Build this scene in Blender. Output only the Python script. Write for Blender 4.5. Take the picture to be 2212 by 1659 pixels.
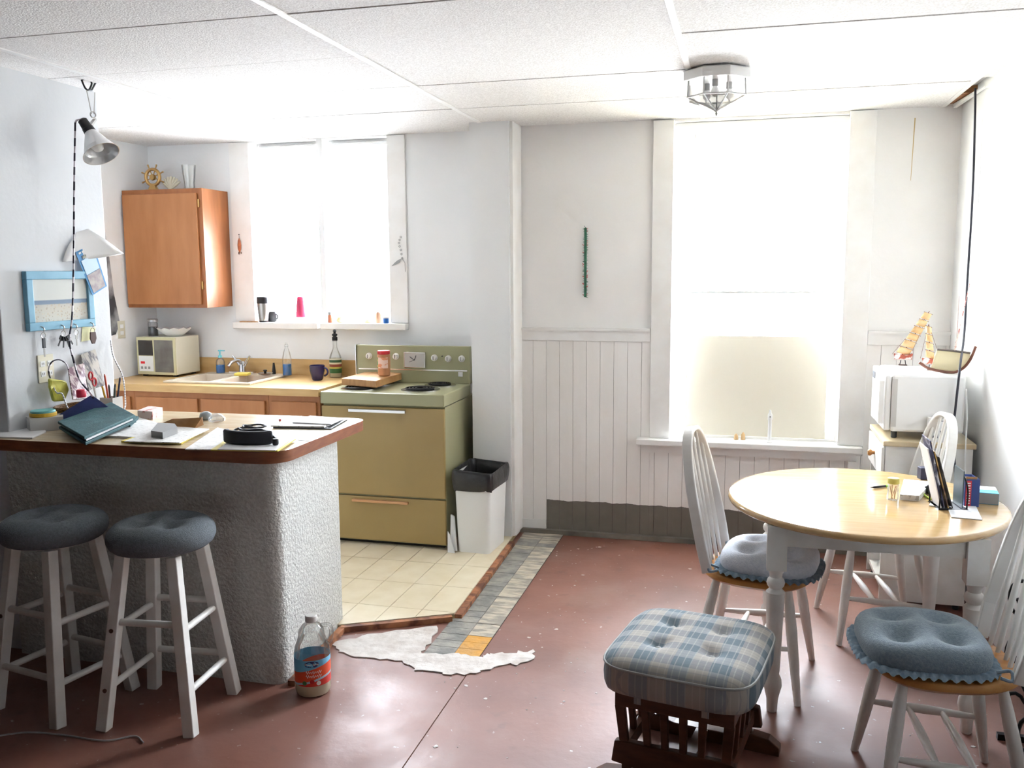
import bpy, math, random
from mathutils import Vector, Matrix, Euler
random.seed(7)
sc = bpy.context.scene
for o in list(bpy.data.objects): bpy.data.objects.remove(o, do_unlink=True)
col = sc.collection
# ---------------------------------------------------------------- camera
FPX, CX, CY = 1936.0, 1106.0, 829.5
CAM = Vector((0, 0, 1.63))
_y, _p, _r = [math.radians(a) for a in (14.6, 7.22, -0.38)]
_f = Vector((-math.sin(_y)*math.cos(_p), math.cos(_y)*math.cos(_p), -math.sin(_p)))
_rt = Vector((math.cos(_y), math.sin(_y), 0)); _up = _rt.cross(_f)
RT = _rt*math.cos(_r) + _up*math.sin(_r); UP = -_rt*math.sin(_r) + _up*math.cos(_r); FW = _f
cd = bpy.data.cameras.new('camera'); cam = bpy.data.objects.new('camera', cd); col.objects.link(cam)
cd.sensor_width = 36; cd.lens = FPX/2212*36; cd.clip_start = .05
cam.matrix_world = Matrix(((RT.x, UP.x, -FW.x, CAM.x), (RT.y, UP.y, -FW.y, CAM.y), (RT.z, UP.z, -FW.z, CAM.z), (0, 0, 0, 1)))
sc.camera = cam
# pixel of the photograph -> point on a plane of the room
def ray(u, v): return RT*((u-CX)/FPX) - UP*((v-CY)/FPX) + FW
def Z(u, v, z): d = ray(u, v); return CAM + d*((z-CAM.z)/d.z)
def Y(u, v, y): d = ray(u, v); return CAM + d*(y/d.y)
def X(u, v, x): d = ray(u, v); return CAM + d*(x/d.x)
# ---------------------------------------------------------------- light
w = bpy.data.worlds.new('World'); sc.world = w; w.use_nodes = True
bg = w.node_tree.nodes['Background']; bg.inputs[0].default_value = (.87, .945, 1.05, 1); bg.inputs[1].default_value = 15.0
vs = sc.view_settings; vs.view_transform = 'Standard'; vs.look = 'None'; vs.gamma = 1; vs.use_curve_mapping = False; vs.exposure = 2.62
def portal(name, loc, rot, sx, sz):
    l = bpy.data.lights.new(name, 'AREA'); l.shape = 'RECTANGLE'; l.size = sx; l.size_y = sz; l.cycles.is_portal = True
    o = bpy.data.objects.new(name, l); col.objects.link(o); o.location = loc; o.rotation_euler = rot
W, K, C = 5.334, 5.42, 2.48          # dining back wall, kitchen back wall, ceiling
portal('window_daylight', (.05, W+.16, 1.55), (-math.pi/2, 0, 0), .96, 1.84)
portal('window_daylight', (-2.95, K+.16, 1.9), (-math.pi/2, 0, 0), .5, 1.2)
portal('window_daylight', (-2.44, K+.16, 1.9), (-math.pi/2, 0, 0), .46, 1.2)
# ---------------------------------------------------------------- helpers
def lin(c): return c/12.92 if c <= .04045 else ((c+.055)/1.055)**2.4
def S(r, g=None, b=None):
    if isinstance(r, str): r, g, b = [int(r[i:i+2], 16) for i in (0, 2, 4)]
    return (lin(r/255), lin(g/255), lin(b/255), 1)
class MB:
    def __init__(s): s.v = []; s.f = []
    def add(s, v, f):
        n = len(s.v); s.v += [Vector(p) for p in v]; s.f += [tuple(i+n for i in q) for q in f]; return s
    def box(s, x0, x1, y0, y1, z0, z1):
        return s.add([(x0,y0,z0),(x1,y0,z0),(x1,y1,z0),(x0,y1,z0),(x0,y0,z1),(x1,y0,z1),(x1,y1,z1),(x0,y1,z1)],
                     [(3,2,1,0),(4,5,6,7),(0,1,5,4),(1,2,6,5),(2,3,7,6),(3,0,4,7)])
    def obox(s, c, size, rot=(0,0,0)):
        m = Euler(rot).to_matrix(); a, b, d = [q/2 for q in size]; c = Vector(c)
        b0 = MB().box(-a, a, -b, b, -d, d); return s.add([c+m@p for p in b0.v], b0.f)
    def slab(s, q, th):                       # corner points of one face (ccw from outside), thickness behind it
        q = [Vector(p) for p in q]; n = (q[1]-q[0]).cross(q[-1]-q[0]).normalized(); k = len(q)
        return s.add(q+[p-n*th for p in q], [tuple(range(k)), tuple(range(2*k-1, k-1, -1))]+[((i+1)%k, i, i+k, (i+1)%k+k) for i in range(k)])
    def prism(s, poly, z0, z1):
        k = len(poly)
        return s.add([(p[0], p[1], z1) for p in poly]+[(p[0], p[1], z0) for p in poly],
                     [tuple(range(k)), tuple(range(2*k-1, k-1, -1))]+[((i+1)%k, i, i+k, (i+1)%k+k) for i in range(k)])
    def lathe(s, prof, seg=24, c=(0,0,0), m=None, cap=True):
        v = []; f = []
        for (r, z) in prof:
            for i in range(seg):
                a = 2*math.pi*i/seg; v.append(Vector((r*math.cos(a), r*math.sin(a), z)))
        k = len(prof)
        for j in range(k-1):
            for i in range(seg): f.append((j*seg+i, j*seg+(i+1)%seg, (j+1)*seg+(i+1)%seg, (j+1)*seg+i))
        if cap:
            f.append(tuple(range(seg-1, -1, -1))); f.append(tuple((k-1)*seg+i for i in range(seg)))
        if m: v = [m@p for p in v]
        c = Vector(c); return s.add([p+c for p in v], f)
    def tube(s, pts, r, seg=8, closed=False, flat=None):
        pts = [Vector(p) for p in pts]; n = len(pts); rr = r if isinstance(r, (list, tuple)) else [r]*n
        t0 = (pts[1]-pts[0]).normalized(); a = Vector((0,0,1)) if abs(t0.z) < .9 else Vector((1,0,0))
        nx = t0.cross(a).normalized(); v = []
        for i in range(n):
            if closed: t = (pts[(i+1)%n]-pts[i-1]).normalized()
            else: t = (pts[min(i+1, n-1)]-pts[max(i-1, 0)]).normalized()
            nx = (nx-t*nx.dot(t)).normalized(); b = t.cross(nx)
            for j in range(seg):
                an = 2*math.pi*j/seg; v.append(pts[i]+(nx*math.cos(an)+b*math.sin(an))*rr[i])
        f = []
        for i in range(n if closed else n-1):
            for j in range(seg): f.append((i*seg+j, i*seg+(j+1)%seg, ((i+1)%n)*seg+(j+1)%seg, ((i+1)%n)*seg+j))
        if not closed: f += [tuple(range(seg-1, -1, -1)), tuple((n-1)*seg+j for j in range(seg))]
        return s.add(v, f)
    def beam(s, p0, p1, w0, w1=None, d0=None, d1=None, side=(1,0,0)):   # tapered square bar
        p0, p1 = Vector(p0), Vector(p1); w1 = w0 if w1 is None else w1; d0 = w0 if d0 is None else d0; d1 = w1 if d1 is None else d1
        t = (p1-p0).normalized(); a = Vector(side); a = (a-t*a.dot(t)).normalized(); b = t.cross(a); v = []
        for p, w_, d_ in ((p0, w0, d0), (p1, w1, d1)):
            for x, y in ((-1,-1),(1,-1),(1,1),(-1,1)): v.append(p+a*x*w_/2+b*y*d_/2)
        return s.add(v, [(3,2,1,0),(4,5,6,7),(0,1,5,4),(1,2,6,5),(2,3,7,6),(3,0,4,7)])
    def xf(s, m): s.v = [m@p for p in s.v]; return s
    def build(s, name, mat, parent=None, loc=(0,0,0), rot=(0,0,0), sm=None, bev=0, solid=0, sub=0, kind=None):
        me = bpy.data.meshes.new(name); me.from_pydata([tuple(p) for p in s.v], [], s.f); me.validate(); me.update()
        if sm is not None:
            me.shade_smooth()
            if sm < 180: me.set_sharp_from_angle(angle=math.radians(sm))
        if mat: me.materials.append(mat)
        o = bpy.data.objects.new(name, me); col.objects.link(o); o.parent = parent; o.location = loc; o.rotation_euler = rot
        if solid: d = o.modifiers.new('solid', 'SOLIDIFY'); d.thickness = solid; d.offset = 0
        if bev: d = o.modifiers.new('bevel', 'BEVEL'); d.width = bev; d.segments = 2; d.limit_method = 'ANGLE'
        if sub: d = o.modifiers.new('sub', 'SUBSURF'); d.levels = sub; d.render_levels = sub
        if kind: o['kind'] = kind
        return o
def bx(*a): return MB().box(*a)
def tag(o, label, cat, group=None):
    o['label'] = label; o['category'] = cat
    if group: o['group'] = group
    return o
def thing(name, label, cat, loc=(0,0,0), rz=0, group=None):
    o = bpy.data.objects.new(name, None); o.empty_display_size = .05; col.objects.link(o)
    o.location = loc; o.rotation_euler = (0, 0, rz); return tag(o, label, cat, group)
def struct(o): o['kind'] = 'structure'; return o
def copy_tree(o, parent=None):
    c = o.copy(); col.objects.link(c); c.parent = parent
    for ch in o.children: copy_tree(ch, c)
    return c
def along(p0, p1): # matrix taking local z axis onto p0->p1, origin p0
    p0, p1 = Vector(p0), Vector(p1); d = (p1-p0).normalized()
    return Matrix.Translation(p0) @ d.to_track_quat('Z', 'Y').to_matrix().to_4x4()
def arc(c, r, a0, a1, n, ax=(1,0,0), ay=(0,0,1)):
    c, ax, ay = Vector(c), Vector(ax), Vector(ay)
    return [c+ax*(r*math.cos(a0+(a1-a0)*i/n))+ay*(r*math.sin(a0+(a1-a0)*i/n)) for i in range(n+1)]
def spline(pts, n=8):
    pts = [Vector(p) for p in pts]; out = []
    q = [2*pts[0]-pts[1]]+pts+[2*pts[-1]-pts[-2]]
    for i in range(1, len(q)-2):
        for k in range(n):
            t = k/n; out.append(.5*((2*q[i])+(q[i+1]-q[i-1])*t+(2*q[i-1]-5*q[i]+4*q[i+1]-q[i+2])*t*t+(3*q[i]-q[i-1]-3*q[i+1]+q[i+2])*t**3))
    return out+[pts[-1]]
def rrect(x0, x1, y0, y1, r, n=4):
    out = []
    for cx, cy, a in ((x1-r, y1-r, 0), (x0+r, y1-r, 90), (x0+r, y0+r, 180), (x1-r, y0+r, 270)):
        for i in range(n+1):
            t = math.radians(a+90*i/n); out.append((cx+r*math.cos(t), cy+r*math.sin(t)))
    return out
# ---------------------------------------------------------------- materials
def nodes(name):
    m = bpy.data.materials.new(name); m.use_nodes = True; nt = m.node_tree; return m, nt, nt.nodes, nt.links, nt.nodes['Principled BSDF']
def M(name, c, rough=.5, metal=0, c2=None, scale=6, stretch=(1,1,1), detail=4, lo=.35, hi=.65, bump=0, bs=60, spec=None, tr=0, coat=0, sheen=0, obj=False):
    m, nt, N, L, P = nodes(name); P.inputs['Base Color'].default_value = c; P.inputs['Roughness'].default_value = rough; P.inputs['Metallic'].default_value = metal
    if spec is not None: P.inputs['Specular IOR Level'].default_value = spec
    if tr: P.inputs['Transmission Weight'].default_value = tr
    if coat: P.inputs['Coat Weight'].default_value = coat; P.inputs['Coat Roughness'].default_value = .12
    if sheen: P.inputs['Sheen Weight'].default_value = sheen
    tc = N.new('ShaderNodeTexCoord'); mp = N.new('ShaderNodeMapping'); L.new(tc.outputs['Object'], mp.inputs[0]); mp.inputs['Scale'].default_value = stretch
    if c2:
        nz = N.new('ShaderNodeTexNoise'); nz.inputs['Scale'].default_value = scale; nz.inputs['Detail'].default_value = detail; L.new(mp.outputs[0], nz.inputs[0])
        rp = N.new('ShaderNodeValToRGB'); rp.color_ramp.elements[0].position = lo; rp.color_ramp.elements[1].position = hi
        rp.color_ramp.elements[0].color = c; rp.color_ramp.elements[1].color = c2; L.new(nz.outputs[0], rp.inputs[0]); L.new(rp.outputs[0], P.inputs['Base Color'])
    if bump:
        n2 = N.new('ShaderNodeTexNoise'); n2.inputs['Scale'].default_value = bs; n2.inputs['Detail'].default_value = 5; L.new(mp.outputs[0], n2.inputs[0])
        b = N.new('ShaderNodeBump'); b.inputs['Strength'].default_value = bump; b.inputs['Distance'].default_value = .02; L.new(n2.outputs[0], b.inputs['Height']); L.new(b.outputs[0], P.inputs['Normal'])
    return m
def glass(name, c=(1,1,1,1), refl=.08, rough=.02):   # thin clear sheet
    m, nt, N, L, P = nodes(name); N.remove(P); out = N['Material Output']
    t = N.new('ShaderNodeBsdfTransparent'); t.inputs[0].default_value = c; g = N.new('ShaderNodeBsdfGlossy'); g.inputs['Roughness'].default_value = rough
    fr = N.new('ShaderNodeLayerWeight'); fr.inputs[0].default_value = .25; mt = N.new('ShaderNodeMath'); mt.operation = 'MULTIPLY_ADD'; mt.inputs[1].default_value = .6; mt.inputs[2].default_value = refl
    mt.use_clamp = True; L.new(fr.outputs['Fresnel'], mt.inputs[0]); mx = N.new('ShaderNodeMixShader'); L.new(mt.outputs[0], mx.inputs[0]); L.new(t.outputs[0], mx.inputs[1]); L.new(g.outputs[0], mx.inputs[2]); L.new(mx.outputs[0], out.inputs[0]); return m
def sheer(name, c, amount, rough=.6):                 # cloth or paper that lets light through
    m, nt, N, L, P = nodes(name); out = N['Material Output']; P.inputs['Base Color'].default_value = c; P.inputs['Roughness'].default_value = rough
    t = N.new('ShaderNodeBsdfTranslucent'); t.inputs[0].default_value = c; mx = N.new('ShaderNodeMixShader'); mx.inputs[0].default_value = amount
    L.new(P.outputs[0], mx.inputs[1]); L.new(t.outputs[0], mx.inputs[2]); L.new(mx.outputs[0], out.inputs[0]); return m
m_wall = M('wall_paint', S(249,247,244), .55, c2=S(244,242,238), scale=2.2, bump=.05, bs=40)
m_wall2 = M('wall_paint_cool', S(245,245,244), .6, c2=S(240,241,240), scale=1.5, bump=.05, bs=40)
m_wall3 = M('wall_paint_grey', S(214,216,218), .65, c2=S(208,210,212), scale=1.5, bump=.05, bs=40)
m_board = M('board_paint', S(248,245,241), .5, c2=S(242,238,232), scale=5, stretch=(1,1,.4), bump=.04, bs=50)
m_trim = M('trim_paint', S(247,246,243), .42, c2=S(241,238,233), scale=6)
m_tile = M('ceiling_tile', S(238,236,233), .85, c2=S(220,217,213), scale=130, detail=3, lo=.4, hi=.62, bump=.25, bs=150)
m_grid = M('grid_white', S(238,237,234), .45)
m_dark = M('dark_gap', S(40,34,30), .9)
m_white = M('white_gloss', S(240,240,238), .35)
m_cwhite = M('chair_white', S(238,237,233), .38, c2=S(228,225,218), scale=9)
m_black = M('black', S(24,24,27), .5)
m_blackm = M('black_metal', S(22,22,24), .35, .6)
m_chrome = M('chrome', S(210,210,212), .18, 1)
m_brass = M('brass', S(196,160,104), .35, .9)
m_steel = M('steel', S(178,176,172), .3, 1)
m_paper = M('paper', S(240,240,240), .7)
m_cab = M('cabinet_wood', S(184,124,76), .45, c2=S(166,106,60), scale=3.0, stretch=(5,5,1.0), detail=6, lo=.3, hi=.75)
m_cabd = M('cabinet_wood_edge', S(168,104,58), .45, c2=S(146,88,46), scale=3, stretch=(6,6,1), detail=6)
m_oak = M('oak', S(196,140,70), .38, c2=S(178,118,54), scale=4, stretch=(2,12,12), detail=6, lo=.3, hi=.7)
m_table = M('table_oak', S(206,174,124), .13, c2=S(192,156,104), scale=3.0, stretch=(1.2,14,8), detail=7, lo=.3, hi=.72, coat=.4)
m_dwood = M('dark_wood', S(92,52,34), .4, c2=S(66,36,24), scale=4, stretch=(8,2,2), detail=6)
m_trimw = M('raw_trim_wood', S(180,122,84), .6, c2=S(104,62,44), scale=14, stretch=(1,1,1), detail=6, lo=.4, hi=.62)
m_lam = M('laminate_wood', S(214,178,120), .35, c2=S(198,158,100), scale=3, stretch=(1.5,16,8), detail=6)
m_bartop = M('bar_top', S(222,204,172), .22, c2=S(208,186,150), scale=3, stretch=(2,14,6), detail=6)
m_baredge = M('bar_edge', S(142,84,48), .4, c2=S(120,66,36), scale=4, stretch=(3,3,14), detail=5)
m_bar = M('stippled_plaster', S(216,217,212), .85, c2=S(196,197,192), scale=90, detail=4, bump=.55, bs=70)
m_olive = M('stove_enamel', S(168,144,92), .35, c2=S(160,135,82), scale=2)
m_avo = M('stove_top_enamel', S(164,162,126), .3)
m_bag = M('bag_film', S(44,43,45), .28, c2=S(34,33,35), scale=7, bump=.35, bs=14)
m_denim = M('denim', S(132,148,158), .9, c2=S(116,132,143), scale=120, bump=.3, bs=260, sheen=.3)
m_denimd = M('denim_dark', S(112,119,124), .9, c2=S(98,105,110), scale=120, bump=.3, bs=260)
m_denimb = M('denim_ruffle', S(116,138,154), .9, c2=S(140,158,172), scale=60)
m_teal = M('teal_cloth', S(58,104,108), .7, c2=S(44,84,90), scale=18, bump=.2, bs=120)
m_navy = M('navy_cloth', S(44,62,118), .7, c2=S(36,50,98), scale=14)
m_glass = glass('clear_glass', (.97,.98,.97,1))
m_pane = glass('window_pane', (.98,.98,.98,1), .03)
m_beige = M('beige_plastic', S(222,216,194), .45)
m_beige2 = M('beige_trim', S(206,200,160), .45)
m_red = M('red_plastic', S(206,44,52), .4)
m_green = M('green_garland', S(52,122,88), .5, c2=S(34,86,62), scale=60)
m_yellow = M('yellow', S(226,206,92), .6)
m_blue = M('blue_plastic', S(40,110,190), .4)
m_bluel = glass('blue_liquid', S(40,130,205), .05)
m_grey = M('grey_card', S(150,150,148), .7)
m_tan = M('tan_board', S(196,150,98), .5, c2=S(176,128,78), scale=5, stretch=(10,2,2))
m_kraft = M('kraft_paper', S(178,138,94), .8, c2=S(150,108,70), scale=16)
m_dgrey = M('dark_grey', S(62,64,68), .5)
# ================================================================ the setting
XL, XR, XK = -3.0, 1.085, -3.96
def floor_mat():
    m, nt, N, L, P = nodes('painted_floor'); tc = N.new('ShaderNodeTexCoord')
    def noise(s, d, st=None):
        n = N.new('ShaderNodeTexNoise'); n.inputs['Scale'].default_value = s; n.inputs['Detail'].default_value = d; L.new(tc.outputs['Object'], n.inputs[0]); return n.outputs[0]
    def ramp(x, a, b, ca, cb):
        r = N.new('ShaderNodeValToRGB'); e = r.color_ramp.elements; e[0].position = a; e[1].position = b; e[0].color = ca; e[1].color = cb; L.new(x, r.inputs[0]); return r.outputs[0]
    def mix(f, a, b):
        x = N.new('ShaderNodeMix'); x.data_type = 'RGBA'; L.new(f, x.inputs[0])
        for s, i in ((a, 6), (b, 7)):
            if isinstance(s, tuple): x.inputs[i].default_value = s
            else: L.new(s, x.inputs[i])
        return x.outputs[2]
    one, zero = (1,1,1,1), (0,0,0,1)
    base = ramp(noise(1.3, 6), .35, .65, S(112,66,50), S(136,84,66))
    base = mix(ramp(noise(2.3, 8), .56, .74, zero, (.55,.55,.55,1)), base, S(146,116,104))
    base = mix(ramp(noise(34, 3), .70, .73, zero, (.7,.7,.7,1)), base, S(200,190,182))
    base = mix(ramp(noise(9, 8), .62, .74, zero, (.4,.4,.4,1)), base, S(76,46,38))
    L.new(base, P.inputs['Base Color']); P.inputs['Specular IOR Level'].default_value = 1.0; P.inputs['IOR'].default_value = 1.6; rr = ramp(noise(3.5, 5), .3, .7, (.42,.42,.42,1), (.62,.62,.62,1)); L.new(rr, P.inputs['Roughness'])
    b = N.new('ShaderNodeBump'); b.inputs['Strength'].default_value = .12; b.inputs['Distance'].default_value = .01; L.new(noise(26, 6), b.inputs['Height']); L.new(b.outputs[0], P.inputs['Normal']); return m
m_floor = floor_mat()
m_vinyl = M('vinyl', S(232,221,196), .4, c2=S(220,206,176), scale=9, detail=6, lo=.3, hi=.7)
m_vgap = M('vinyl_joint', S(186,164,120), .7)
m_ply = M('old_plank', S(152,146,136), .75, c2=S(196,186,168), scale=9, stretch=(1,3,1), detail=8, lo=.42, hi=.58, bump=.3, bs=40)
m_plyg = M('old_plank_grey', S(128,128,124), .75, c2=S(158,154,146), scale=12, detail=8, lo=.4, hi=.62, bump=.3, bs=40)
m_plyy = M('old_plank_ochre', S(206,150,62), .7, c2=S(190,146,84), scale=14, detail=6, lo=.4, hi=.65, bump=.3, bs=40)
m_patch = M('patching_compound', S(214,208,202), .8, c2=S(188,178,170), scale=14, detail=8, lo=.4, hi=.7, bump=.3, bs=40)
m_greyw = M('bare_board', S(124,118,108), .8, c2=S(104,98,88), scale=9, detail=6)
fl = struct(bx(-5.2, 1.25, -4.3, 5.5, -.12, -.012).build('floor', m_dark))
for a, b in ((-5.2, -1.0625), (-1.058, 1.09)): bx(a, b, -4.2, 5.4, -.02, 0).build('floor_panel', m_floor, fl)
KP = [(-3.96,3.57), (-1.76,3.60), (-1.292,3.853), (-1.345,5.42), (-3.96,5.42)]
fk = struct(MB().prism(KP, 0, .024).build('floor_kitchen', m_vgap))
def clip(poly, edge):
    out = []
    for (a, b) in zip(edge, edge[1:]+edge[:1]):
        ins = lambda p: (b[0]-a[0])*(p[1]-a[1])-(b[1]-a[1])*(p[0]-a[0]) >= 0
        out = []
        for p, q in zip(poly, poly[1:]+poly[:1]):
            if ins(p): out.append(p)
            if ins(p) != ins(q):
                d = (b[0]-a[0])*(q[1]-p[1])-(b[1]-a[1])*(q[0]-p[0]); t = -((b[0]-a[0])*(p[1]-a[1])-(b[1]-a[1])*(p[0]-a[0]))/d
                out.append((p[0]+(q[0]-p[0])*t, p[1]+(q[1]-p[1])*t))
        poly = out
        if len(poly) < 3: return []
    return poly
g = .0016
for i in range(4):
    for j in range(6):
        x0 = -2.445+.33*i; y0 = 3.53+.33*j
        for h in (0, .165):
            q = clip([(x0+h+g, y0+g), (x0+h+.165-g, y0+g), (x0+h+.165-g, y0+.33-g), (x0+h+g, y0+.33-g)], KP)
            if q: MB().prism(q, .02, .03).build('vinyl_tile', m_vinyl, fk)
bx(-3.96, -2.449, 3.6, 5.42, .02, .03).build('vinyl_sheet', m_vinyl, fk)
def stick(p, q, w, z0, z1, m, par):
    p, q = Vector((p[0], p[1], 0)), Vector((q[0], q[1], 0)); n = (q-p).normalized().cross(Vector((0,0,1)))*w
    return MB().prism([p, p+n, q+n, q][::1] if n.length else [], z0, z1).build('edge_strip', m, par)
tr = struct(bpy.data.objects.new('trim_1', None)); col.objects.link(tr)
for p, q, w_ in (((-1.335,5.03),(-1.292,3.853),.035), ((-1.30,3.845),(-1.76,3.60),.03), ((-1.76,3.60),(-1.72,3.04),.03)):
    p3, q3 = Vector((*p, 0)), Vector((*q, 0)); d = (q3-p3).normalized(); n = d.cross(Vector((0,0,1)))*-w_
    L_ = (q3-p3).length; k = max(1, int(L_/.55))
    for i in range(k):
        a, b = p3+d*(L_*i/k+.004), p3+d*(L_*(i+1)/k-.004)
        poly = [(a+n)[:2], a[:2], b[:2], (b+n)[:2]]
        ar = sum(poly[t][0]*poly[(t+1)%4][1]-poly[(t+1)%4][0]*poly[t][1] for t in range(4))
        MB().prism(poly if ar > 0 else poly[::-1], .0005, .022+.006*random.random()).build('edge_strip', m_trimw, tr)
# worn planks between the kitchen edge and the painted floor
ps = struct(bx(-1.300, -1.056, 3.40, 5.295, .0003, .0012).build('floor_old_planks', m_dark))
y = 3.402
while y < 5.27:
    x0 = -1.256-.043*(y-3.85)/1.2 if y > 3.84 else -1.299
    for a, b, far in ((x0, -1.172, 0), (-1.170, -1.058, 1)):
        m = m_plyg if not far else m_ply
        if far and 3.46 < y < 3.68: m = m_plyy
        if y > 4.95: m = m_plyg if random.random() < .5 else m_ply
        bx(a, b, y, y+.0675, .001, .0035+.0015*random.random()).build('plank', m, ps)
    y += .0705
def blob(pix, z0, z1, jag=.012, sub=5):
    pts = [Z(u, v, 0) for u, v in pix]; out = []
    for p, q in zip(pts, pts[1:]+pts[:1]):
        for k in range(sub):
            r = p+(q-p)*(k/sub); out.append((r.x+random.uniform(-jag, jag), r.y+random.uniform(-jag, jag)))
    ar = sum(a[0]*b[1]-b[0]*a[1] for a, b in zip(out, out[1:]+out[:1]))
    return MB().prism(out if ar > 0 else out[::-1], z0, z1)
o = blob([(716,1392),(800,1372),(948,1354),(928,1390),(912,1414),(985,1414),(1048,1420),(1062,1413),(1105,1412),(1150,1407),(1156,1424),(1120,1437),(1090,1436),(1048,1450),(1010,1460),(950,1456),(890,1446),(872,1430),(790,1424),(735,1410)], .0004, .0052).build('patching_compound', m_patch)
tag(o, 'ragged white patch of filler smeared over floor beside the jug', 'filler patch')
mb = MB()
for i in range(110):
    x, y = random.choice([(random.uniform(-1.0, .9), random.uniform(2.4, 5.2)), (random.gauss(-.85, .12), random.uniform(3.6, 5.2)), (random.gauss(-1.0, .25), random.gauss(3.3, .12))])
    r = random.choice([.002, .003, .003, .004, .006, .010]); n = random.randint(5, 8)
    mb.prism([(x+r*random.uniform(.5, 1.3)*math.cos(6.283*k/n), y+r*random.uniform(.5, 1.1)*math.sin(6.283*k/n)) for k in range(n)], .0003, .0014)
o = mb.build('paint_flecks', m_patch); o['kind'] = 'stuff'; tag(o, 'scattered white paint flecks on the red brown floor', 'paint flecks')
# ---- ceiling
ce = struct(MB().box(-5.2, 1.25, 2.2, 5.6, 2.53, 2.6).build('ceiling', m_tile))
m_far0 = M('far_ceiling', S(84,74,64), .85); bx(-5.2, 1.25, -4.3, 2.2, 2.483, 2.6).build('panelled_ceiling', m_far0, ce)
gx = [-4.02, -2.77, -1.513, -.262, .99]; gy = [2.21, 2.825, 3.437, 4.05, 4.66, 5.27, 5.43]
for i in range(len(gx)-1):
    for j in range(len(gy)-1):
        x0, x1, y0, y1 = gx[i]+.011, gx[i+1]-.011, gy[j]+.003, gy[j+1]-.003
        if i == 0 and y1 < 3.5: continue
        if i == 0: x0 = XK
        dz = random.uniform(-.001, .003); a = 0
        q = MB().box(x0, x1, y0, y1, C+dz, C+.016+dz)
        if i == 1 and j == 5:                                   # the sagging tiles above the kitchen windows
            for k in range(8):
                if q.v[k].y < 5.3: q.v[k].z -= 0
        q.build('ceiling_tile', m_tile, ce)
e0, e1, e2 = Z(122,173,C), Z(190,196,C), Z(216,171,C)
MB().prism([(XL,2.21),(-2.781,2.21),(-2.781,3.434),(XL,3.434)], C, C+.016).build('ceiling_tile', m_tile, ce)
MB().prism([(XL,e1.y+.13),(-2.90,e1.y+.02),(-2.781,3.47),(-2.781,4.047),(XL,4.047)], C, C+.016).build('ceiling_tile', m_tile, ce)
bx(1.001, XR, 2.21, 4.58, C, C+.016).build('ceiling_tile', m_tile, ce)
for x in gx[1:]: bx(x-.012, x+.012, 2.2, 5.33 if x > -1.4 else 5.42, C-.004, C+.002).build('grid_bar', m_grid, ce)
for yy in gy[:-1]: bx(-4 if yy > 3.7 else -3, XR if yy < 4.3 else .99, yy-.004, yy+.002, C+.004, C+.02).build('grid_bar', m_grid, ce)
MB().beam((1.07, 2.2, C-.004), (1.07, 4.75, C-.004), .028, d0=.006).beam((1.07, 4.75, C-.004), (1.045, 5.32, C-.002), .02, d0=.006).build('wall_angle', m_grid, ce)
bx(1.0, XR, 5.02, 5.33, C+.012, C+.045).build('roof_board', M('raw_board', S(190,138,92), .8, c2=S(120,78,50), scale=10, stretch=(2,6,2)), ce)
# ---- walls
wb = struct(MB().box(-1.45, -.43, W, W+.22, 0, 2.6).box(.535, 1.25, W, W+.22, 0, 2.6).box(-.43, .535, W, W+.22, 0, .6).box(-.43, .535, W, W+.22, 2.465, 2.6).build('wall_back', m_wall))
bx(-1.334, 1.083, W-.001, W-.0001, .016, .57).build('board_backing', M('joint_shade', S(112,102,92), .8), wb); bx(-1.334, -.54, W-.001, W-.0001, .571, 1.2).build('board_backing', bpy.data.materials['joint_shade'], wb)  # dark backing colour stands in for shade in the grooves between boards
n = 0; x = -1.334
m_split = None
def split_mat():
    m = m_board.copy(); m.name = 'board_paint_stripped'; nt = m.node_tree; N, L = nt.nodes, nt.links; P = N['Principled BSDF']
    old = P.inputs['Base Color'].links[0].from_socket; tc = N.new('ShaderNodeTexCoord'); sp = N.new('ShaderNodeSeparateXYZ'); L.new(tc.outputs['Object'], sp.inputs[0])
    nz = N.new('ShaderNodeTexNoise'); nz.inputs['Scale'].default_value = 11; nz.inputs['Detail'].default_value = 5; L.new(tc.outputs['Object'], nz.inputs[0])
    a = N.new('ShaderNodeMath'); a.operation = 'MULTIPLY_ADD'; a.inputs[1].default_value = .035; L.new(nz.outputs[0], a.inputs[0]); L.new(sp.outputs[2], a.inputs[2])
    b = N.new('ShaderNodeMath'); b.operation = 'LESS_THAN'; b.inputs[1].default_value = .232; L.new(a.outputs[0], b.inputs[0])
    r2 = N.new('ShaderNodeValToRGB'); r2.color_ramp.elements[0].color = S(128,122,112); r2.color_ramp.elements[1].color = S(106,100,90); L.new(nz.outputs[0], r2.inputs[0])
    mx = N.new('ShaderNodeMix'); mx.data_type = 'RGBA'; L.new(b.outputs[0], mx.inputs[0]); L.new(old, mx.inputs[6]); L.new(r2.outputs[0], mx.inputs[7]); L.new(mx.outputs[2], P.inputs['Base Color']); return m
m_split = split_mat()
while x < 1.07:
    x1 = min(x+.0812, 1.083); mm = m_split if x > -1.18 else m_board
    cuts = [q_ for q_ in (-.5375, .6615) if x < q_ < x1]
    for a_, b_ in zip([x]+cuts, cuts+[x1]): bx(a_, b_, W-.012, W-.0012, .016, .575 if -.54 < (a_+b_)/2 < .66 else 1.206).build('wall_board', mm, wb, bev=.0012)
    x += .0828; n += 1
bx(-1.338, -1.172, W-.022, W-.0125, .006, .085).build('baseboard_remnant', m_trim, wb)
b0 = struct(bx(-1.33, 1.08, W-.045, W-.013, .002, .030).build('baseboard_back', m_greyw))
bx(-1.30, 1.07, W-.012, W-.001, .002, .016).build('gap_shadow_board', m_dark, b0)
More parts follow.
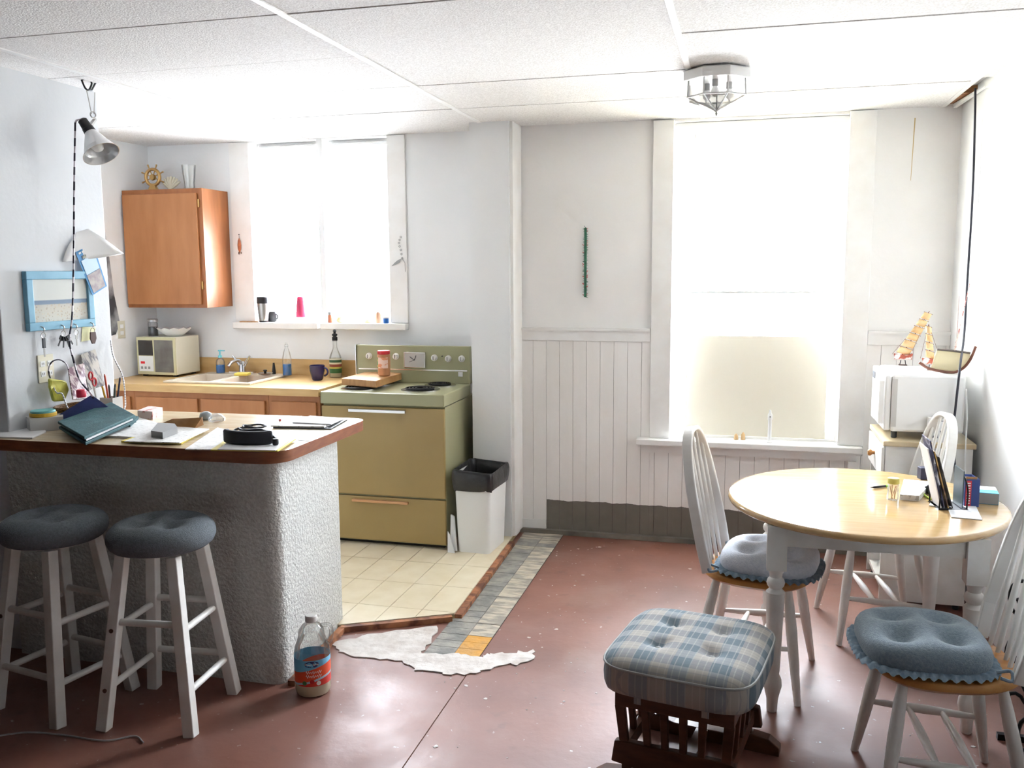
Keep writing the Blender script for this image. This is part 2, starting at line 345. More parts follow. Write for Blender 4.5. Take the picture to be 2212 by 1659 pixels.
for a, b in ((-1.33, -.539), (.663, 1.083)):
    t = struct(bx(a, b, W-.02, W-.001, 1.207, 1.268).build('trim_2', m_trim)); bx(a, b, W-.032, W-.001, 1.268, 1.284).build('rail_cap', m_trim, t)
for a, b in ((-.537, -.419), (.524, .661)): struct(bx(a, b, W-.026, W-.001, .633, C-.004).build('trim_3', m_trim, bev=.003))
si = struct(bx(-.611, .655, W-.085, W+.2, .598, .632).build('trim_4', m_trim, bev=.005)); bx(-.575, .625, W-.03, W-.0125, .545, .598).build('apron', m_trim, si)
bx(.585, .625, W-.05, W-.03, .08, .545).build('bracket', m_trim, si)
struct(bx(-1.575, -1.338, 5.10, 5.62, 0, C+.02).build('wall_column', m_wall2)); struct(bx(-1.337, -1.320, 5.115, 5.32, .03, C).build('trim_5', m_trim))
struct(bx(XR, 1.3, -4.3, 5.6, 0, 2.6).build('wall_right', m_wall2))
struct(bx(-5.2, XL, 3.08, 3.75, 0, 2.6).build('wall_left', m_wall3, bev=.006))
struct(bx(-4.3, XK, 3.7, 5.6, 0, 2.6).build('wall_kitchen_left', m_wall2))
struct(MB().box(-4.1, -3.19, K, K+.22, 0, 2.6).box(-2.705, -2.665, K-.004, K+.22, 1.25, 2.6).box(-2.215, -1.5, K, K+.22, 0, 2.6).box(-3.19, -2.215, K, K+.22, 0, 1.255).box(-3.2, -2.2, K, K+.22, 2.478, 2.6).build('wall_kitchen_back', m_wall2))
for a, b in ((-3.335, -3.19), (-2.215, -2.095)): struct(bx(a, b, K-.014, K-.0005, 1.30, C-.002).build('trim_6', m_trim, bev=.002))
for a, b in ((-3.335, -2.712), (-2.69, -2.095)): struct(bx(a, b, K-.06, K+.2, 1.256, 1.297).build('trim_7', m_trim, bev=.004))
m_far = M('far_room_wall', S(70,58,48), .8)
struct(bx(-5.4, -5.2, -4.3, 3.1, 0, 2.6).build('wall_far_left', m_far)); struct(bx(-5.4, 1.3, -4.5, -4.3, 0, 2.6).build('wall_behind', m_far))
# ---- windows
def window(name, x0, x1, z0, z1, mid, y, lower=True):
    f = struct(MB().box(x0, x0+.02, y-.03, y+.07, z0, z1).box(x1-.02, x1, y-.03, y+.07, z0, z1).box(x0+.02, x1-.02, y-.03, y+.07, z1-.02, z1).box(x0+.02, x1-.02, y-.03, y+.07, z0, z0+.012).build(name, m_trim))
    for (a, b, yy) in ((z0+.012, mid, y), (mid-.03, z1-.02, y+.034)):
        s_ = MB().box(x0+.021, x0+.066, yy, yy+.032, a, b).box(x1-.066, x1-.021, yy, yy+.032, a, b).box(x0+.066, x1-.066, yy, yy+.032, a, a+.05 if yy == y else a+.03).box(x0+.066, x1-.066, yy, yy+.032, b-.032, b).build('sash', m_trim, f)
        bx(x0+.066, x1-.066, yy+.014, yy+.018, a+.03, b-.03).build('pane', m_pane, s_)
    return f
window('window_1', -3.189, -2.706, 1.298, 2.477, 1.945, K+.13)
window('window_2', -2.664, -2.216, 1.298, 2.477, 1.945, K+.13)
window('window_3', -.429, .534, .633, 2.464, 1.54, W+.10)
m_film = sheer('privacy_sheet', S(234,228,212), .024, .8)
ws = MB().prism([(x_, z_) for x_, z_ in rrect(-.335, .465, .50, 1.24, .05, 6) if z_ > .8]+[(-.335,.634),(.465,.634)], 0, .003).xf(Matrix(((1,0,0,0),(0,0,1,W+.088),(0,1,0,0),(0,0,0,1)))); ws.f = [f_[::-1] for f_ in ws.f]; o = ws.build('privacy_sheet', m_film); tag(o, 'beige translucent sheet covering lower window pane behind the candles', 'window covering')
bx(.128, .131, W+.0865, W+.0878, .64, 1.235).build('seam', m_film, o)
# blind
m_slat = sheer('blind_slat', S(242,238,226), .4)
bl = thing('window_blind', 'white slatted blind half lowered over the dining window', 'blind', (.05, W+.05, 0))
bx(-.462, .470, -.018, .018, 2.425, 2.462).build('head_rail', m_white, bl)
bx(-.455, .463, -.011, .011, 1.488, 1.502).build('bottom_rail', m_white, bl)
sl = None
k = 0
while 2.41-.0215*k > 1.51:
    if sl is None: sl = bx(-.458, .466, -.0115, .0115, -.0004, .0004).build('slat', m_slat, bl, loc=(0,0,2.41), rot=(.62,0,0))
    else: c = sl.copy(); col.objects.link(c); c.location = (0, 0, 2.41-.0215*k)
    k += 1
for x in (-.3, .3): bx(x-.001, x+.001, -.013, -.012, 1.49, 2.43).build('ladder_cord', m_white, bl)
MB().tube([(-.352,-.03,2.42),(-.352,-.034,1.75)], .004, 6).build('tilt_wand', m_white, bl)

m_shade = sheer('added_roller_shade', S(244,244,242), .16)  # shades added over the upper panes to cut the kitchen daylight
for n_, (x0, x1) in enumerate(((-3.165, -2.73), (-2.64, -2.24))):
    t = thing('added_roller_shade', ('added white roller shade over upper half of left kitchen window', 'added white roller shade over upper half of right kitchen window')[n_], 'shade', ((x0+x1)/2, K+.09, 0), 0, 'added kitchen roller shades'); h = (x1-x0)/2
    bx(-h, h, -.0005, .0005, 1.955, 2.435).build('fabric', m_shade, t); MB().tube([(-h,0,2.45),(h,0,2.45)], .014, 12).build('roller', m_white, t, sm=60); bx(-h, h, -.005, .005, 1.94, 1.957).build('hem_bar', m_white, t)
# ================================================================ kitchen
# base cabinets
FY = 4.76
xs = [XK+.005, Y(290,850,FY).x, Y(431,850,FY).x, Y(580,850,FY).x, -2.405]
units = [(xs[0], xs[1], 1, 'narrow orange wood base cabinet in the kitchen corner'), (xs[1], xs[3], 2, 'orange wood sink base cabinet with two plain doors'), (xs[3], xs[4], 1, 'orange wood base cabinet right beside the olive stove')]
for a, b, nd, lab in units:
    t = thing('base_cabinet', lab, 'cabinet', ((a+b)/2, FY, .03), 0, 'kitchen base cabinets')
    h = (b-a)/2
    bx(-h+.001, h-.001, .0, .60, .09, .873).build('body', m_cab, t); bx(-h+.001, h-.001, .06, .58, 0, .09).build('toe_kick', m_dwood, t)
    for i in range(nd):
        x0, x1 = -h+.022+i*(2*h-.02)/nd, -h+(i+1)*(2*h-.02)/nd
        d = bx(x0, x1, -.019, -.001, .13, .838).build('door', m_cab, t, bev=.004)
        bx(x0+.03, x0+.05, -.022, -.0195, .14, .143).build('hinge', m_brass, d)
ct = thing('countertop', 'wood grain laminate kitchen countertop around white double sink', 'countertop', (0,0,0))
cx0, cx1, cy0, cy1, zt = XK+.003, -2.402, 4.735, K-.002, .947
sx0, sx1, sy0, sy1 = -3.50, -2.93, 4.86, 5.28
MB().box(cx0, sx0, cy0, cy1, .908, zt).box(sx1, cx1, cy0, cy1, .908, zt).box(sx0, sx1, cy0, sy0, .908, zt).box(sx0, sx1, sy1, cy1, .908, zt).build('slab', m_lam, ct)
bx(cx0, cx1, K-.022, K-.003, zt+.0005, 1.052).build('backsplash', m_lam, ct); bx(cx0, cx1, cy0-.004, cy0-.0005, .905, zt+.001).build('front_edge', m_lam, ct)
m_sink = M('sink_enamel', S(226,216,196), .25)
sk = thing('kitchen_sink', 'cream enamel double sink set in the laminate counter', 'sink', (0,0,zt))
rim = MB(); rx0, rx1, ry0, ry1 = sx0-.02, sx1+.02, sy0-.02, sy1+.08
xm = -3.2
rim.box(rx0, rx1, ry0, sy0+.02, .0005, .012).box(rx0, rx1, sy1-.03, ry1, .0005, .012).box(rx0, sx0+.02, sy0+.02, sy1-.03, .0005, .012).box(sx1-.02, rx1, sy0+.02, sy1-.03, .0005, .012).box(xm-.02, xm+.02, sy0+.02, sy1-.03, .0005, .012)
rim.build('rim', m_sink, sk, bev=.003)
for a, b in ((sx0+.02, xm-.02), (xm+.02, sx1-.02)):
    q = MB(); y0, y1 = sy0+.02, sy1-.03
    q.add([(a,y0,.01),(b,y0,.01),(b,y1,.01),(a,y1,.01),(a+.02,y0+.02,-.16),(b-.02,y0+.02,-.16),(b-.02,y1-.02,-.16),(a+.02,y1-.02,-.16)], [(0,1,5,4),(1,2,6,5),(2,3,7,6),(3,0,4,7),(4,5,6,7)])
    bb = q.build('basin', m_sink, sk, solid=.002); MB().lathe([(.0,.003),(.03,.003),(.032,0)], 16, ((a+b)/2,(y0+y1)/2,-.158)).build('drain', m_steel, bb, sm=40)
f0 = Z(530,805,zt+.012); f0.y = 5.33
fa = thing('kitchen_faucet', 'chrome faucet with two winged handles behind the sink', 'faucet', (f0.x, 5.32, zt+.0125))
MB().box(-.09,.09,-.022,.022,0,.012).lathe([(.024,.01),(.02,.05),(.016,.075),(.012,.08)], 16).build('base', m_chrome, fa, sm=40, bev=.002)
MB().tube(spline([(0,0,.06),(0,-.05,.09),(0,-.13,.085),(0,-.17,.06)], 6), [.011]*18+[.009], 10).build('spout', m_chrome, fa, sm=60)
for s_ in (-1, 1): MB().tube([(s_*.012,0,.05),(s_*.04,-.005,.085),(s_*.065,-.01,.118)], [.012,.009,.006], 8).build('handle', m_chrome, fa, sm=60)
def bottle(name, lab, cat, loc, prof, mat, seg=20, group=None):
    t = thing(name, lab, cat, loc, 0, group); MB().lathe(prof, seg).build('body', mat, t, sm=50); return t
def onto(u, v, z, ymax=None, ymin=None):
    p = Z(u, v, z)
    if ymax and p.y > ymax: p = Y(u, v, ymax); p.z = z
    return p
p = onto(477,807,zt,5.30); t = bottle('soap_dispenser', 'clear pump bottle with blue hand soap left of the faucet', 'soap dispenser', (p.x,p.y,zt+.0125), [(.028,0),(.03,.004),(.03,.075),(.024,.092),(.012,.1),(.012,.108)], m_glass)
MB().lathe([(.0,.003),(.027,.003),(.0275,.055),(0,.055)], 18).build('soap', M('blue_soap', S(30,120,200), .2), t, sm=50)
MB().lathe([(.013,.104),(.013,.118),(.005,.12),(.005,.145),(.012,.147),(.012,.155)], 12).box(0,.035,-.004,.004,.147,.154).build('pump', M('aqua_plastic', S(120,214,226), .4), t, sm=40)
p = onto(621,815,zt,5.30); t = bottle('dish_soap_bottle', 'tall clear bottle half full of blue dish soap beside sink', 'bottle', (p.x,p.y,zt+.0125), [(.027,0),(.03,.004),(.03,.11),(.022,.15),(.011,.18),(.011,.19)], m_glass)
MB().lathe([(.0,.003),(.027,.003),(.027,.075),(0,.075)], 18).build('soap', bpy.data.materials['blue_soap'], t, sm=50); MB().lathe([(.012,.188),(.012,.2),(.007,.205),(.006,.215)], 12).build('cap', m_glass, t, sm=40)
p = onto(524,812,zt,5.2); o = bx(-.045,.045,-.035,.035,0,.018).build('sponge', m_yellow, None, (p.x,p.y,zt+.0125), (0,0,.2), bev=.004); tag(o, 'yellow sponge lying on the sink rim below the faucet', 'sponge')
p = onto(573,806,zt,5.24); t = thing('sink_strainer', 'round metal sink strainer lying right of the faucet', 'strainer', (p.x,p.y,zt+.0125))
MB().lathe([(.02,0),(.045,.012),(.048,.016),(.04,.014),(.012,.005)], 18).build('bowl', m_steel, t, sm=60); MB().lathe([(.008,.01),(.008,.025),(.014,.03),(.01,.036)], 10).build('knob', m_black, t, sm=50)
p = onto(592,806,zt,5.31); o = MB().lathe([(.012,0),(.012,.02),(.009,.05),(.006,.075)], 12).build('sprayer_head', m_black, None, (p.x,p.y,zt+.0125), sm=50); tag(o, 'black sink sprayer head standing between strainer and bottle', 'sprayer')
m_cobalt = M('cobalt_glaze', S(38,34,84), .15)
p = Z(686,821,zt); t = thing('coffee_mug', 'dark blue glazed mug on counter left of the bottle', 'mug', (p.x,p.y,zt))
MB().lathe([(.030,0),(.036,.01),(.047,.06),(.048,.095),(.045,.095),(.043,.06),(.03,.012),(0,.012)], 28).build('body', m_cobalt, t, sm=50); MB().tube(arc((.046,0,.055), .026, -1.5, 1.5, 10), .006, 8).build('handle', m_cobalt, t, sm=60)
p = Z(724,811,zt); p.y = 5.33; p.x = Y(724,760,5.33).x; t = bottle('liquor_bottle', 'clear glass bottle with green and red label and pourer', 'bottle', (p.x,5.33,zt), [(.036,0),(.039,.006),(.039,.125),(.034,.145),(.016,.185),(.0135,.2),(.0135,.235),(.016,.237),(.016,.245)], m_glass, 24)
MB().lathe([(.0,.004),(.0365,.004),(.0365,.1),(0,.1)], 20).build('liquid', M('pale_liquor', S(222,214,186), .2, spec=.3), t, sm=50)
def label_mat(name, bands):   # horizontal colour bands by height
    m, nt, N, L, P = nodes(name); tc = N.new('ShaderNodeTexCoord'); s_ = N.new('ShaderNodeSeparateXYZ'); L.new(tc.outputs['Generated'], s_.inputs[0])
    r = N.new('ShaderNodeValToRGB'); r.color_ramp.interpolation = 'CONSTANT'; e = r.color_ramp.elements; e[0].position = 0; e[0].color = bands[0][1]; e[1].position = bands[1][0]; e[1].color = bands[1][1]
    for pos, c in bands[2:]: q = e.new(pos); q.color = c
    L.new(s_.outputs[2], r.inputs[0]); L.new(r.outputs[0], P.inputs['Base Color']); P.inputs['Roughness'].default_value = .5; return m
MB().lathe([(.0395,.03),(.0395,.125)], 24, cap=False).build('label', label_mat('bottle_label', [(0,S(70,120,70)),(.3,S(206,196,90)),(.42,S(150,70,50)),(.6,S(222,214,180)),(.72,S(62,96,60)),(.9,S(226,220,200))]), t, sm=60)
MB().lathe([(.0175,.24),(.0175,.262),(.012,.264),(.012,.27),(.0175,.272),(.0175,.282),(.008,.286),(.008,.297),(.013,.3),(.006,.312)], 14).build('pourer', m_black, t, sm=40)
# ---- stove
sx, sX, sy = -2.395, -1.632, 4.746
t = thing('electric_stove', 'avocado green vintage electric range with chrome handle', 'stove', ((sx+sX)/2, sy, .03))
hw = (sX-sx)/2
bx(-hw+.004, hw-.004, .024, .62, .02, .832).build('body', m_avo, t, bev=.004); bx(-hw+.03, hw-.03, .05, .6, 0, .02).build('plinth', m_dark, t)
d = bx(-hw+.003, hw-.003, 0, .0235, .302, .824).build('oven_door', m_olive, t, bev=.005)
hl = bx(Y(757,880,sy).x-(sx+sX)/2, Y(880,885,sy).x-(sx+sX)/2, -.035, -.022, .795, .815).build('handle', m_chrome, d, bev=.003)
for s_ in (-.13, .13): bx(s_-.01-.03, s_+.01-.03, -.022, -.0005, .797, .813).build('bracket', m_chrome, hl)
d = bx(-hw+.003, hw-.003, 0, .0235, .03, .292).build('drawer', m_olive, t, bev=.005)
bx(Y(763,1077,sy).x-(sx+sX)/2, Y(883,1085,sy).x-(sx+sX)/2, -.022, -.0005, .262, .276).build('handle', M('copper', S(206,160,120), .35, .7), d, bev=.002)
bx(-hw, hw, -.006, .505, .835, .906).build('cooktop', m_avo, t, bev=.006)
bgm = MB().add([(-hw+.004,.50,.905),(hw-.004,.50,.905),(hw-.004,.565,.905),(-hw+.004,.565,.905),(-hw+.004,.515,1.137),(hw-.004,.515,1.137),(hw-.004,.545,1.137),(-hw+.004,.545,1.137)], [(3,2,1,0),(4,5,6,7),(0,1,5,4),(1,2,6,5),(2,3,7,6),(3,0,4,7)])
bg_ = bgm.build('backguard', m_avo, t, bev=.004)
bx(-hw+.02, hw-.02, .502, .5085, .983, .990).build('trim_strip', m_chrome, bg_)
bx(-hw, -hw+.004, .5, .56, .91, 1.14).build('end_cap', m_chrome, bg_)  # bright strip stands in for the lit left side of the backguard
ox = (sx+sX)/2
for u, v in ((797,769),(855,770),(938,773),(968,775),(997,775)):
    q = Y(u, v, 5.252); mt = Matrix.Translation((q.x-ox, .511, q.z-.03)) @ Matrix.Rotation(math.pi/2, 4, 'X')
    kb = MB().lathe([(.021,-.002),(.021,.006),(.016,.008),(.015,.024),(.013,.026)], 18, m=mt).build('knob', M('knob_white', S(228,226,220), .35) if 'knob_white' not in bpy.data.materials else bpy.data.materials['knob_white'], t, sm=40)
    MB().obox((q.x-ox, .483, q.z-.03), (.004, .004, .024)).build('pointer', m_grey, kb)
a, b = Y(874,760,5.255), Y(921,795,5.255)
ck = bx(a.x-ox, b.x-ox, .490, .513, b.z-.03, a.z-.03).build('clock_panel', m_chrome, t, bev=.003)
bx(a.x-ox+.006, b.x-ox-.006, .4885, .4897, b.z-.024, a.z-.036).build('clock_face', M('clock_face', S(196,192,188), .3), ck)
q = ((a.x+b.x)/2-ox, .4875, (a.z+b.z)/2-.03); MB().tube([q, (q[0]-.03, .4875, q[2]+.022)], .0018, 5).tube([q, (q[0]+.012, .4875, q[2]+.03)], .0022, 5).tube([q,(q[0]-.035,.4875,q[2]-.012)], .0012, 5).build('clock_hand', m_black, ck)
q = Y(995,808,5.25); bx(q.x-ox-.014, q.x-ox+.014, .4985, .5035, q.z-.045, q.z-.018).build('rating_plate', m_white, bg_)
MB().lathe([(.004,0),(.004,.006)], 8, m=Matrix.Translation((Y(955,765,5.25).x-ox, .508, 1.075)) @ Matrix.Rotation(math.pi/2,4,'X')).build('indicator_light', m_black, bg_)
for cx, cy, r in ((-1.835-ox, .17, .098), (-1.79-ox, .39, .078), (-2.215-ox, .145, .09), (-2.2-ox, .38, .09)):
    bu = MB().lathe([(r+.018,.9065),(r+.018,.912),(r+.006,.911),(r-.01,.908),(0,.9075)], 32, (cx,cy,0)).build('drip_pan', m_chrome, t, sm=40)
    pts = []
    for i in range(90):
        an = i/90*math.pi*2*4; rr = .018+(r-.02)*i/90; pts.append((cx+rr*math.cos(an), cy+rr*math.sin(an), .918))
    MB().tube(pts, .0052, 6).build('coil', m_blackm, bu, sm=60)
# cutting board and jar on the stove
zb = .9545
A, B_, D_ = Z(738,832,zb), Z(813,838,zb), Z(868,820,zb); E_ = A+(D_-B_)*1.0
cbd = MB().prism([A[:2], B_[:2], D_[:2], E_[:2]], zb, zb+.042)
o = cbd.build('cutting_board', m_tan, bev=.004); tag(o, 'thick wooden cutting board lying across the stove burners', 'cutting board')
m_pb = M('peanut_butter', S(190,126,84), .35, c2=S(206,148,104), scale=9)
p = Z(830,812,zb+.042); t = thing('spread_jar', 'clear jar of brown spread with red lid on cutting board', 'jar', (p.x,p.y,zb+.0425))
MB().lathe([(.030,0),(.037,.006),(.038,.05),(.0395,.06),(.0395,.125),(.034,.135)], 28).build('body', m_pb, t, sm=40); MB().lathe([(.036,.133),(.0385,.135),(.0385,.152),(.036,.155)], 28).build('lid', m_red, t, sm=30)
lab = MB(); 
for k, (a0, a1, mname, cc) in enumerate(((150,232,'label_green',(60,140,76)),(232,330,'label_pink',(238,206,190)))):
    n = 10; vv = []
    for i in range(n+1):
        an = math.radians(a0+(a1-a0)*i/n)
        for z_ in (.05, .115): vv.append((.0402*math.cos(an), .0402*math.sin(an), z_))
    MB().add(vv, [(2*i,2*i+2,2*i+3,2*i+1) for i in range(n)]).build('label', M(mname, S(*cc), .5, c2=S(222,190,90) if k == 0 else S(226,150,110), scale=30, lo=.55, hi=.6), t, sm=60)
# ---- trash can
a, b, c_ = Z(985,1195,.03), Z(1060,1201,.03), Z(1108,1160,.03)
t = thing('trash_can', 'white plastic trash can with black liner beside the stove', 'trash can', (-1.462, 4.885, .03), -.06)
cw, cd_ = .112, .158
q = MB(); r0 = rrect(-cw*.86, cw*.86, -cd_*.9, cd_*.9, .025); r1 = rrect(-cw, cw, -cd_, cd_, .03); k = len(r0)
q.add([(x,y,0) for x,y in r0]+[(x,y,.46) for x,y in r1]+[(x*.97,y*.97,.46) for x,y in r1]+[(x*.96,y*.96,.012) for x,y in r0], [tuple(range(k-1,-1,-1))]+[(i,(i+1)%k,(i+1)%k+k,i+k) for i in range(k)]+[(i+k,(i+1)%k+k,(i+1)%k+2*k,i+2*k) for i in range(k)]+[(i+2*k,(i+1)%k+2*k,(i+1)%k+3*k,i+3*k) for i in range(k)]+[tuple(range(3*k,4*k))])
q.build('bin', m_white, t, sm=35)
q = MB(); rr_ = rrect(-cw-.006, cw+.006, -cd_-.006, cd_+.006, .035, 8); k = len(rr_); rows = []
for z_, s_, jit in ((.365,1.0,.005),(.40,1.05,.006),(.45,1.07,.006),(.478,1.03,.004),(.482,.95,.004),(.45,.9,.006),(.36,.86,.008),(.25,.8,.01),(.2,.3,.01)):
    rows.append([(x*s_+random.uniform(-jit,jit), y*s_+random.uniform(-jit,jit), z_+random.uniform(-jit,jit)*(.6 if z_ > .37 else 2.2)+(.010*math.sin(3*math.atan2(y,x)+.6) if z_ > .44 and s_ > .86 else 0)) for x,y in rr_])
vv = [p for r_ in rows for p in r_]; n = len(rows)
q.add(vv, [(j*k+i, j*k+(i+1)%k, (j+1)*k+(i+1)%k, (j+1)*k+i) for j in range(n-1) for i in range(k)]).build('bin_liner', m_bag, t, sm=60, sub=1)
pp = thing('paper_bag', 'crumpled white paper stuffed between stove and trash can', 'paper', (-1.605, 4.80, .03))
MB().slab([(-.002,-.065,.0),(.038,-.075,.01),(.012,-.035,.20),(-.006,-.035,.21)], .012).build('fold', m_paper, pp); MB().slab([(-.012,-.08,.0),(.032,-.09,.0),(.0,-.075,.10),(-.014,-.07,.12)], .006).build('fold', m_paper, pp)
# ---- upper cabinet and what stands on it
ux0, ux1, uy, uz0, uz1 = -3.952, -3.362, 5.12, 1.403, 2.163
t = thing('wall_cabinet', 'orange wood wall cabinet hung left of kitchen windows', 'cabinet', ((ux0+ux1)/2, uy, uz0)); hw2 = (ux1-ux0)/2
bx(-hw2, hw2, .0, K-uy-.001, 0, uz1-uz0).build('body', m_cabd, t, bev=.002)
bx(-hw2+.01, hw2-.032, -.019, -.0005, .022, uz1-uz0-.03).build('door', m_cab, t, bev=.005)
for z_ in (.12, .64): bx(hw2-.03, hw2-.018, -.008, -.0005, z_, z_+.05).build('hinge', m_brass, t)
q = Y(330,382,5.25); t = thing('ship_wheel_ornament', 'small brass ship wheel clock standing on the wall cabinet', 'ornament', (q.x, 5.25, uz1+.0005))
R_ = .052; zc = .092
MB().tube(arc((0,0,zc), R_, 0, 2*math.pi, 28)[:-1], .011, 8, closed=True).build('rim', m_brass, t, sm=60)
MB().lathe([(.018,-.012),(.022,.0),(.018,.012)], 16, m=Matrix.Translation((0,0,zc)) @ Matrix.Rotation(math.pi/2,4,'X')).build('hub', m_brass, t, sm=50)
for i in range(8):
    an = math.pi/8+math.pi/4*i; d = Vector((math.cos(an),0,math.sin(an)))
    if an > 4.2 and an < 5.2: continue
    MB().tube([Vector((0,0,zc))+d*.015, Vector((0,0,zc))+d*.062, Vector((0,0,zc))+d*.088], [.003,.004,.006], 6).build('spoke', m_brass, t, sm=60)
MB().box(-.045,.045,-.02,.02,0,.012).add([(-.03,-.015,.012),(.03,-.015,.012),(.03,.015,.012),(-.03,.015,.012),(-.012,-.01,.05),(.012,-.01,.05),(.012,.01,.05),(-.012,.01,.05)], [(0,1,5,4),(1,2,6,5),(2,3,7,6),(3,0,4,7),(4,5,6,7)]).build('stand', m_brass, t)
q = Y(367,385,5.28); t = thing('shell_ornament', 'pale fan shaped shell ornament beside the ship wheel', 'ornament', (q.x,5.28,uz1+.0005))
for i in range(7):
    an = math.radians(38+17*i); d = Vector((math.cos(an),.0,math.sin(an))); MB().tube([(0,0,.012), Vector((0,.006,.012))+d*.05, Vector((0,.01,.012))+d*.085], [.006,.011,.008], 8).build('rib', m_beige, t, sm=60)
MB().lathe([(.022,0),(.022,.008),(.012,.014)], 14).build('foot', m_beige, t, sm=40)
q = Y(408,375,5.28); o = MB().lathe([(.034,0),(.036,.004),(.034,.05),(.04,.10),(.046,.165),(.044,.165),(.038,.10),(.031,.05),(.032,.008),(0,.008)], 28).build('glass_vase', m_glass, None, (q.x,5.28,uz1+.0005), sm=50); tag(o, 'clear flared glass vase on right end of wall cabinet', 'vase')
# ---- beige microwave on the counter
P0 = Y(300,800,5.0); 
mz = zt
fl_, fr_ = Z(300,803,mz), Z(396,807,mz)
t = thing('beige_microwave', 'old beige microwave with red display in counter corner', 'microwave', (-3.765, 5.12, mz), math.radians(-2))
mw, mh, md = .15, .262, .26
bx(-mw, mw, .012, md, .012, mh).build('body', m_beige, t, bev=.006); bx(-mw, mw, 0, .0115, .012, mh).build('front_frame', m_beige2, t, bev=.004)
for fx in (-.12,.12):
    for fy in (.04,.22): bx(fx-.012,fx+.012,fy-.012,fy+.012,0,.012).build('foot', m_dgrey, t)
bx(-mw+.016, -.022, -.002, -.0003, .14, mh-.022).build('vent_panel', M('smoked_panel', S(52,48,46), .2), t)
pn = bx(-mw+.016, -.022, -.002, -.0003, .035, .136).build('control_panel', m_white, t)
bx(-mw+.03, -mw+.062, -.003, -.0021, .085, .1).build('display', M('red_display', S(232,30,40), .4), pn)
for i in range(3): bx(-mw+.03+.028*i, -mw+.046+.028*i, -.003, -.0021, .05, .066).build('button', m_grey, pn)
bx(-.01, mw-.016, -.002, -.0003, .03, mh-.02).build('door_window', M('oven_window', S(128,124,116), .1, c2=S(96,92,86), scale=7), t)
q = X(1,1,-1)
p = Vector((-3.835, 5.20, mz+mh+.0005)); t2 = bottle('storage_jar', 'glass jar with dark contents and metal lid on beige microwave', 'jar', p, [(.03,0),(.033,.005),(.033,.085),(.028,.095)], m_glass)
MB().lathe([(0,.004),(.03,.004),(.03,.062),(0,.062)], 18).build('contents', m_dgrey, t2, sm=50); MB().lathe([(.031,.094),(.034,.096),(.034,.112),(.03,.115)], 20).build('lid', m_steel, t2, sm=30)
nn = 48; v = []; f = []
for j, (r, z_) in enumerate(((.04,0),(.055,.004),(.085,.03),(.115,.055),(.112,.055),(.08,.028),(.05,.008),(0.001,.008))):
    for i in range(nn):
        an = 2*math.pi*i/nn; k_ = 1+(.05*math.cos(12*an) if j in (3,4) else 0); v.append((r*k_*math.cos(an)*1.05, r*k_*math.sin(an)*.9, z_+(.006*math.cos(12*an) if j in (3,4) else 0)))
for j in range(7):
    for i in range(nn): f.append((j*nn+i, j*nn+(i+1)%nn, (j+1)*nn+(i+1)%nn, (j+1)*nn+i))
o = MB().add(v, f).add(v[:nn], [tuple(range(nn-1,-1,-1))]).build('scalloped_bowl', m_white, None, (-3.70,5.24,mz+mh+.0005), sm=60); tag(o, 'white scalloped bowl standing on the beige microwave', 'bowl')
# ---- window sill things
zs = 1.2975
def sill(u, y=K-.012): return Vector((Y(u, 690, y).x, y, zs))
t = thing('travel_mug', 'steel travel mug with black lid on kitchen window sill', 'travel mug', sill(570))
MB().lathe([(.028,0),(.03,.004),(.033,.03),(.04,.10),(.040,.125)], 24).build('body', m_steel, t, sm=40); MB().lathe([(.042,.125),(.042,.163),(.039,.168)], 24).build('lid', m_black, t, sm=30)
MB().lathe([(.0308,.002),(.0318,.01)], 24, cap=False).build('base_ring', m_black, t, sm=60)
p = sill(588, K+.04); t = thing('dark_cup', 'small dark cup on sill behind the travel mug', 'cup', p); MB().lathe([(.022,0),(.028,.005),(.03,.05),(.03,.065),(.027,.065),(.026,.01),(0,.01)], 20).build('body', m_black, t, sm=50); MB().tube(arc((.028,0,.034), .016, -1.5, 1.5, 8), .004, 6).build('handle', m_black, t, sm=60)
m_pink = sheer('pink_cup', S(214,74,112), .35, .4)
for i in range(4):
    o = MB().lathe([(.030-.0,.0),(.030,.003),(.021,.095),(.019,.095),(.027,.004)], 24, cap=False).build('pink_cup', m_pink, None, sill(650, K+.03)+Vector((0,0,.034+.0125*i)), sm=50)
    tag(o, ['lowest pink tumbler of the upturned stack on kitchen sill','second pink tumbler from bottom of the upturned stack','third pink tumbler from bottom of the upturned stack','topmost pink tumbler of the upturned stack on sill'][i], 'tumbler', 'pink tumblers stacked on the sill')
o = MB().lathe([(.02,0),(.022,.003),(.018,.016),(.019,.033)], 20).build('candle_holder', m_glass, None, sill(650,K+.03), sm=50); tag(o, 'small clear glass under the pink tumbler stack', 'glass')
t = thing('spice_bottle', 'small amber bottle with grey cap on right kitchen sill', 'bottle', sill(713)); MB().lathe([(.013,0),(.014,.003),(.014,.045),(.01,.052)], 16).build('body', M('amber', S(176,104,72), .3), t, sm=40); MB().lathe([(.011,.051),(.0115,.068),(.01,.07)], 14).build('cap', m_grey, t, sm=30)
m_flw = M('peach', S(236,196,150), .7)
o = MB().lathe([(.012,0),(.024,.008),(.026,.02),(.016,.03),(.02,.036),(.004,.042)], 12).build('wax_shell', m_flw, None, sill(735,K+.01), sm=60); tag(o, 'pale peach wax shell beside the amber bottle', 'ornament')
t = thing('tan_bottle', 'tan plastic bottle standing behind the small blue tub', 'bottle', sill(817,K+.0)); MB().lathe([(.015,0),(.017,.004),(.017,.055),(.008,.07)], 16).build('body', M('tan_plastic', S(206,160,128), .5), t, sm=40); MB().lathe([(.009,.069),(.009,.085),(.007,.088)], 12).build('cap', m_white, t, sm=30)
